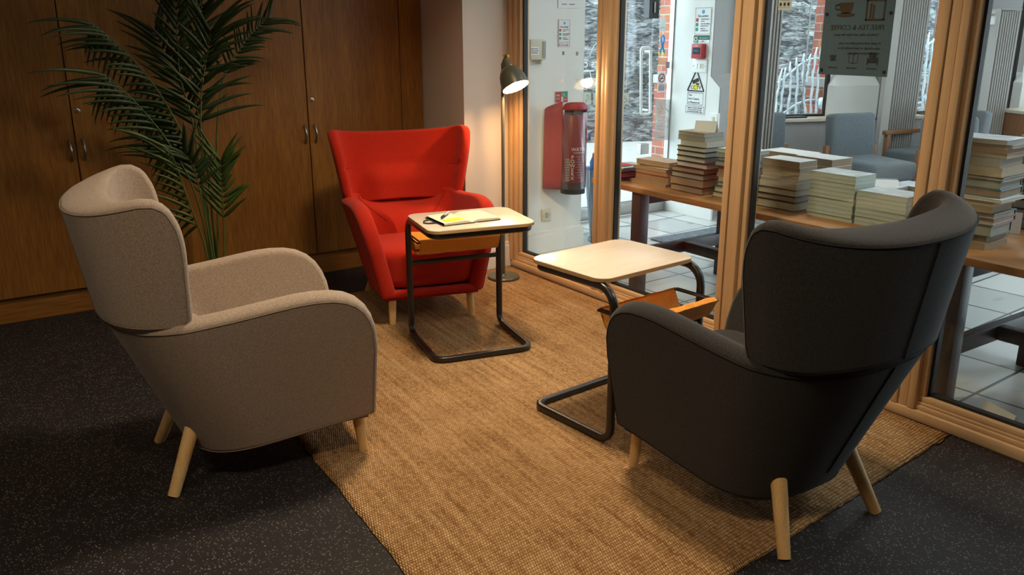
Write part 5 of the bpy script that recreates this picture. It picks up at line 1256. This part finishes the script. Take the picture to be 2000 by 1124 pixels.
def cup(mb, cx, cy, s, z): 
    mb.prism([(cx-.5*s, cy+.42*s), (cx-.45*s, cy+.05*s), (cx-.25*s, cy-.22*s), (cx+.25*s, cy-.22*s), (cx+.45*s, cy+.05*s), (cx+.5*s, cy+.42*s)], -z, z)
    mb.prism([(cx+.65*s*math.cos(a_/12*PI*2), cy-.30*s+.13*s*math.sin(a_/12*PI*2)) for a_ in range(12)], -z, z); mb.tube([(cx+.48*s, cy+.32*s, 0), (cx+.75*s, cy+.28*s, 0), (cx+.72*s, cy+.05*s, 0), (cx+.42*s, cy, 0)], .05*s, 6)
m = MB(); cup(m, .055, Z0+.247, .064, D_); obj('cup_picture', m, pbr, t)
m = MB()
for lo, hi in (((-.115, .205), (-.108, .45)), ((-.04, .205), (-.033, .45)), ((-.115, .205), (-.033, .212)), ((-.115, .275), (-.033, .283)), ((-.07, .212), (-.062, .262)), ((-.058, .212), (-.05, .268)), ((-.085, .283), (-.075, .325)), ((-.072, .283), (-.064, .33))): m.box((lo[0], Z0+lo[1], -D_), (hi[0], Z0+min(hi[1], ph-.01), D_))
obj('bookshelf_picture', m, pbr, t)
m = MB(); m.box((-.105, Z0+.05, -D_), (-.065, Z0+.065, D_), .003); m.box((-.098, Z0+.066, -D_), (-.072, Z0+.088, D_), .005); m.box((-.109, Z0+.042, -D_), (-.104, Z0+.07, D_)); m.box((-.066, Z0+.042, -D_), (-.061, Z0+.07, D_)); obj('armchair_icon', m, pink, t)
m = MB().tube([(0, Z0+.045, 0), (-.02, Z0+.05, 0), (-.02, Z0+.085, 0), (0, Z0+.078, 0), (.02, Z0+.085, 0), (.02, Z0+.05, 0)], .0016, 5, True).box((-.001, Z0+.045, -D_), (.001, Z0+.078, D_)); obj('book_icon', m, pink, t)
m = MB(); cup(m, .091, Z0+.065, .026, D_); obj('cup_icon', m, pink, t)
for sx, y in ((-1, .018), (1, .018), (-1, .232), (1, .232)): obj('fixing_dot', MB().prism(*disc(sx*(pw/2-.014), Z0+y, .006, -.004, .004, 16)), M['black'], t)
q = at_x(1536, -14, 3.05)
t = fthing('small_poster', 'small white poster at the picture top beside the first radiator', 'poster', basis((3.047, q.y, q.z), (0, 1, 0), (1, 0, 0)))
hw = .034; obj('sheet', MB().box((-hw, -.068, -.0005), (hw, .068, .0005)), M['paper'], t)
for k in range(3):
    m = MB(); m.box((-.024+.020*k, -.052, -.0012), (-.013+.020*k, -.038, .0012), .002); obj('icon', m, M['ink'], t); obj('caption', MB().box((-.026+.020*k, -.058, -.001), (-.011+.020*k, -.0565, .001)), M['grey_wall'], t)
obj('headline', MB().box((-.024, -.03, -.001), (.024, -.027, .001)).box((-.02, -.022, -.001), (.02, -.0195, .001)), M['grey_wall'], t)

# ------------------------------------------------------------------ umbrella stand
ub = at_z(1163, 470, 0); ub = Vector((ub.x+.0, ub.y-.02, 0))
zt2 = .0
top_l = at_d(1148, 345, ub.dot(DH)); top_z = at_d(1160, 330, ub.dot(DH)).z
t = thing('umbrella_stand', 'pale blue tapering umbrella stand behind the first glazing post', 'umbrella stand', (ub.x+.02, ub.y, 0))
obj('bucket', MB().lathe([(0, .03), (.07, .03), (.12, top_z), (.126, top_z+.006), (.115, top_z), (.066, .04), (0, .04)], 32), M['stand_blue'], t, 40)
obj('base_rim', MB().lathe([(.0, 0), (.085, 0), (.085, .012), (.075, .03), (0, .03)], 32), M['chrome'], t, 40)
obj('wire_leg', MB().tube([(-.09, -.02, 0), (-.115, -.02, top_z*.5), (-.125, -.02, top_z)], .006, 8), M['chrome'], t, 179)
um = thing('umbrella', 'blue umbrella with a crook handle standing in the pale stand', 'umbrella', (ub.x-.005, ub.y+.03, .045))
obj('canopy', MB().lathe([(0, 0), (.012, .02), (.035, top_z*.6), (.045, top_z+.0), (.02, top_z+.06), (0, top_z+.06)], 12), M['umbrella_blue'], um, 30)
obj('crook_handle', MB().tube([(0, 0, top_z+.05), (0, 0, top_z+.16), (-.012, 0, top_z+.205), (-.04, 0, top_z+.22), (-.065, 0, top_z+.20), (-.068, 0, top_z+.16)], .011, 10), plain('blue-grey handle', (.10, .16, .26, 1), .4), um, 179)
um = thing('umbrella', 'brown handled folded umbrella leaning at the left of the stand', 'umbrella', (ub.x-.006, ub.y-.030, .045))
obj('canopy', MB().lathe([(0, 0), (.01, .02), (.03, top_z*.6), (.03, top_z-.02), (0, top_z)], 12), M['umbrella_blue'], um, 30)
obj('knob_handle', MB().cone((-.0, 0, top_z-.02), (-.06, 0, top_z+.05), .008, .009, 10).cone((-.06, 0, top_z+.05), (-.066, 0, top_z+.075), .02, .014, 12), M['arm_wood'], um, 40)
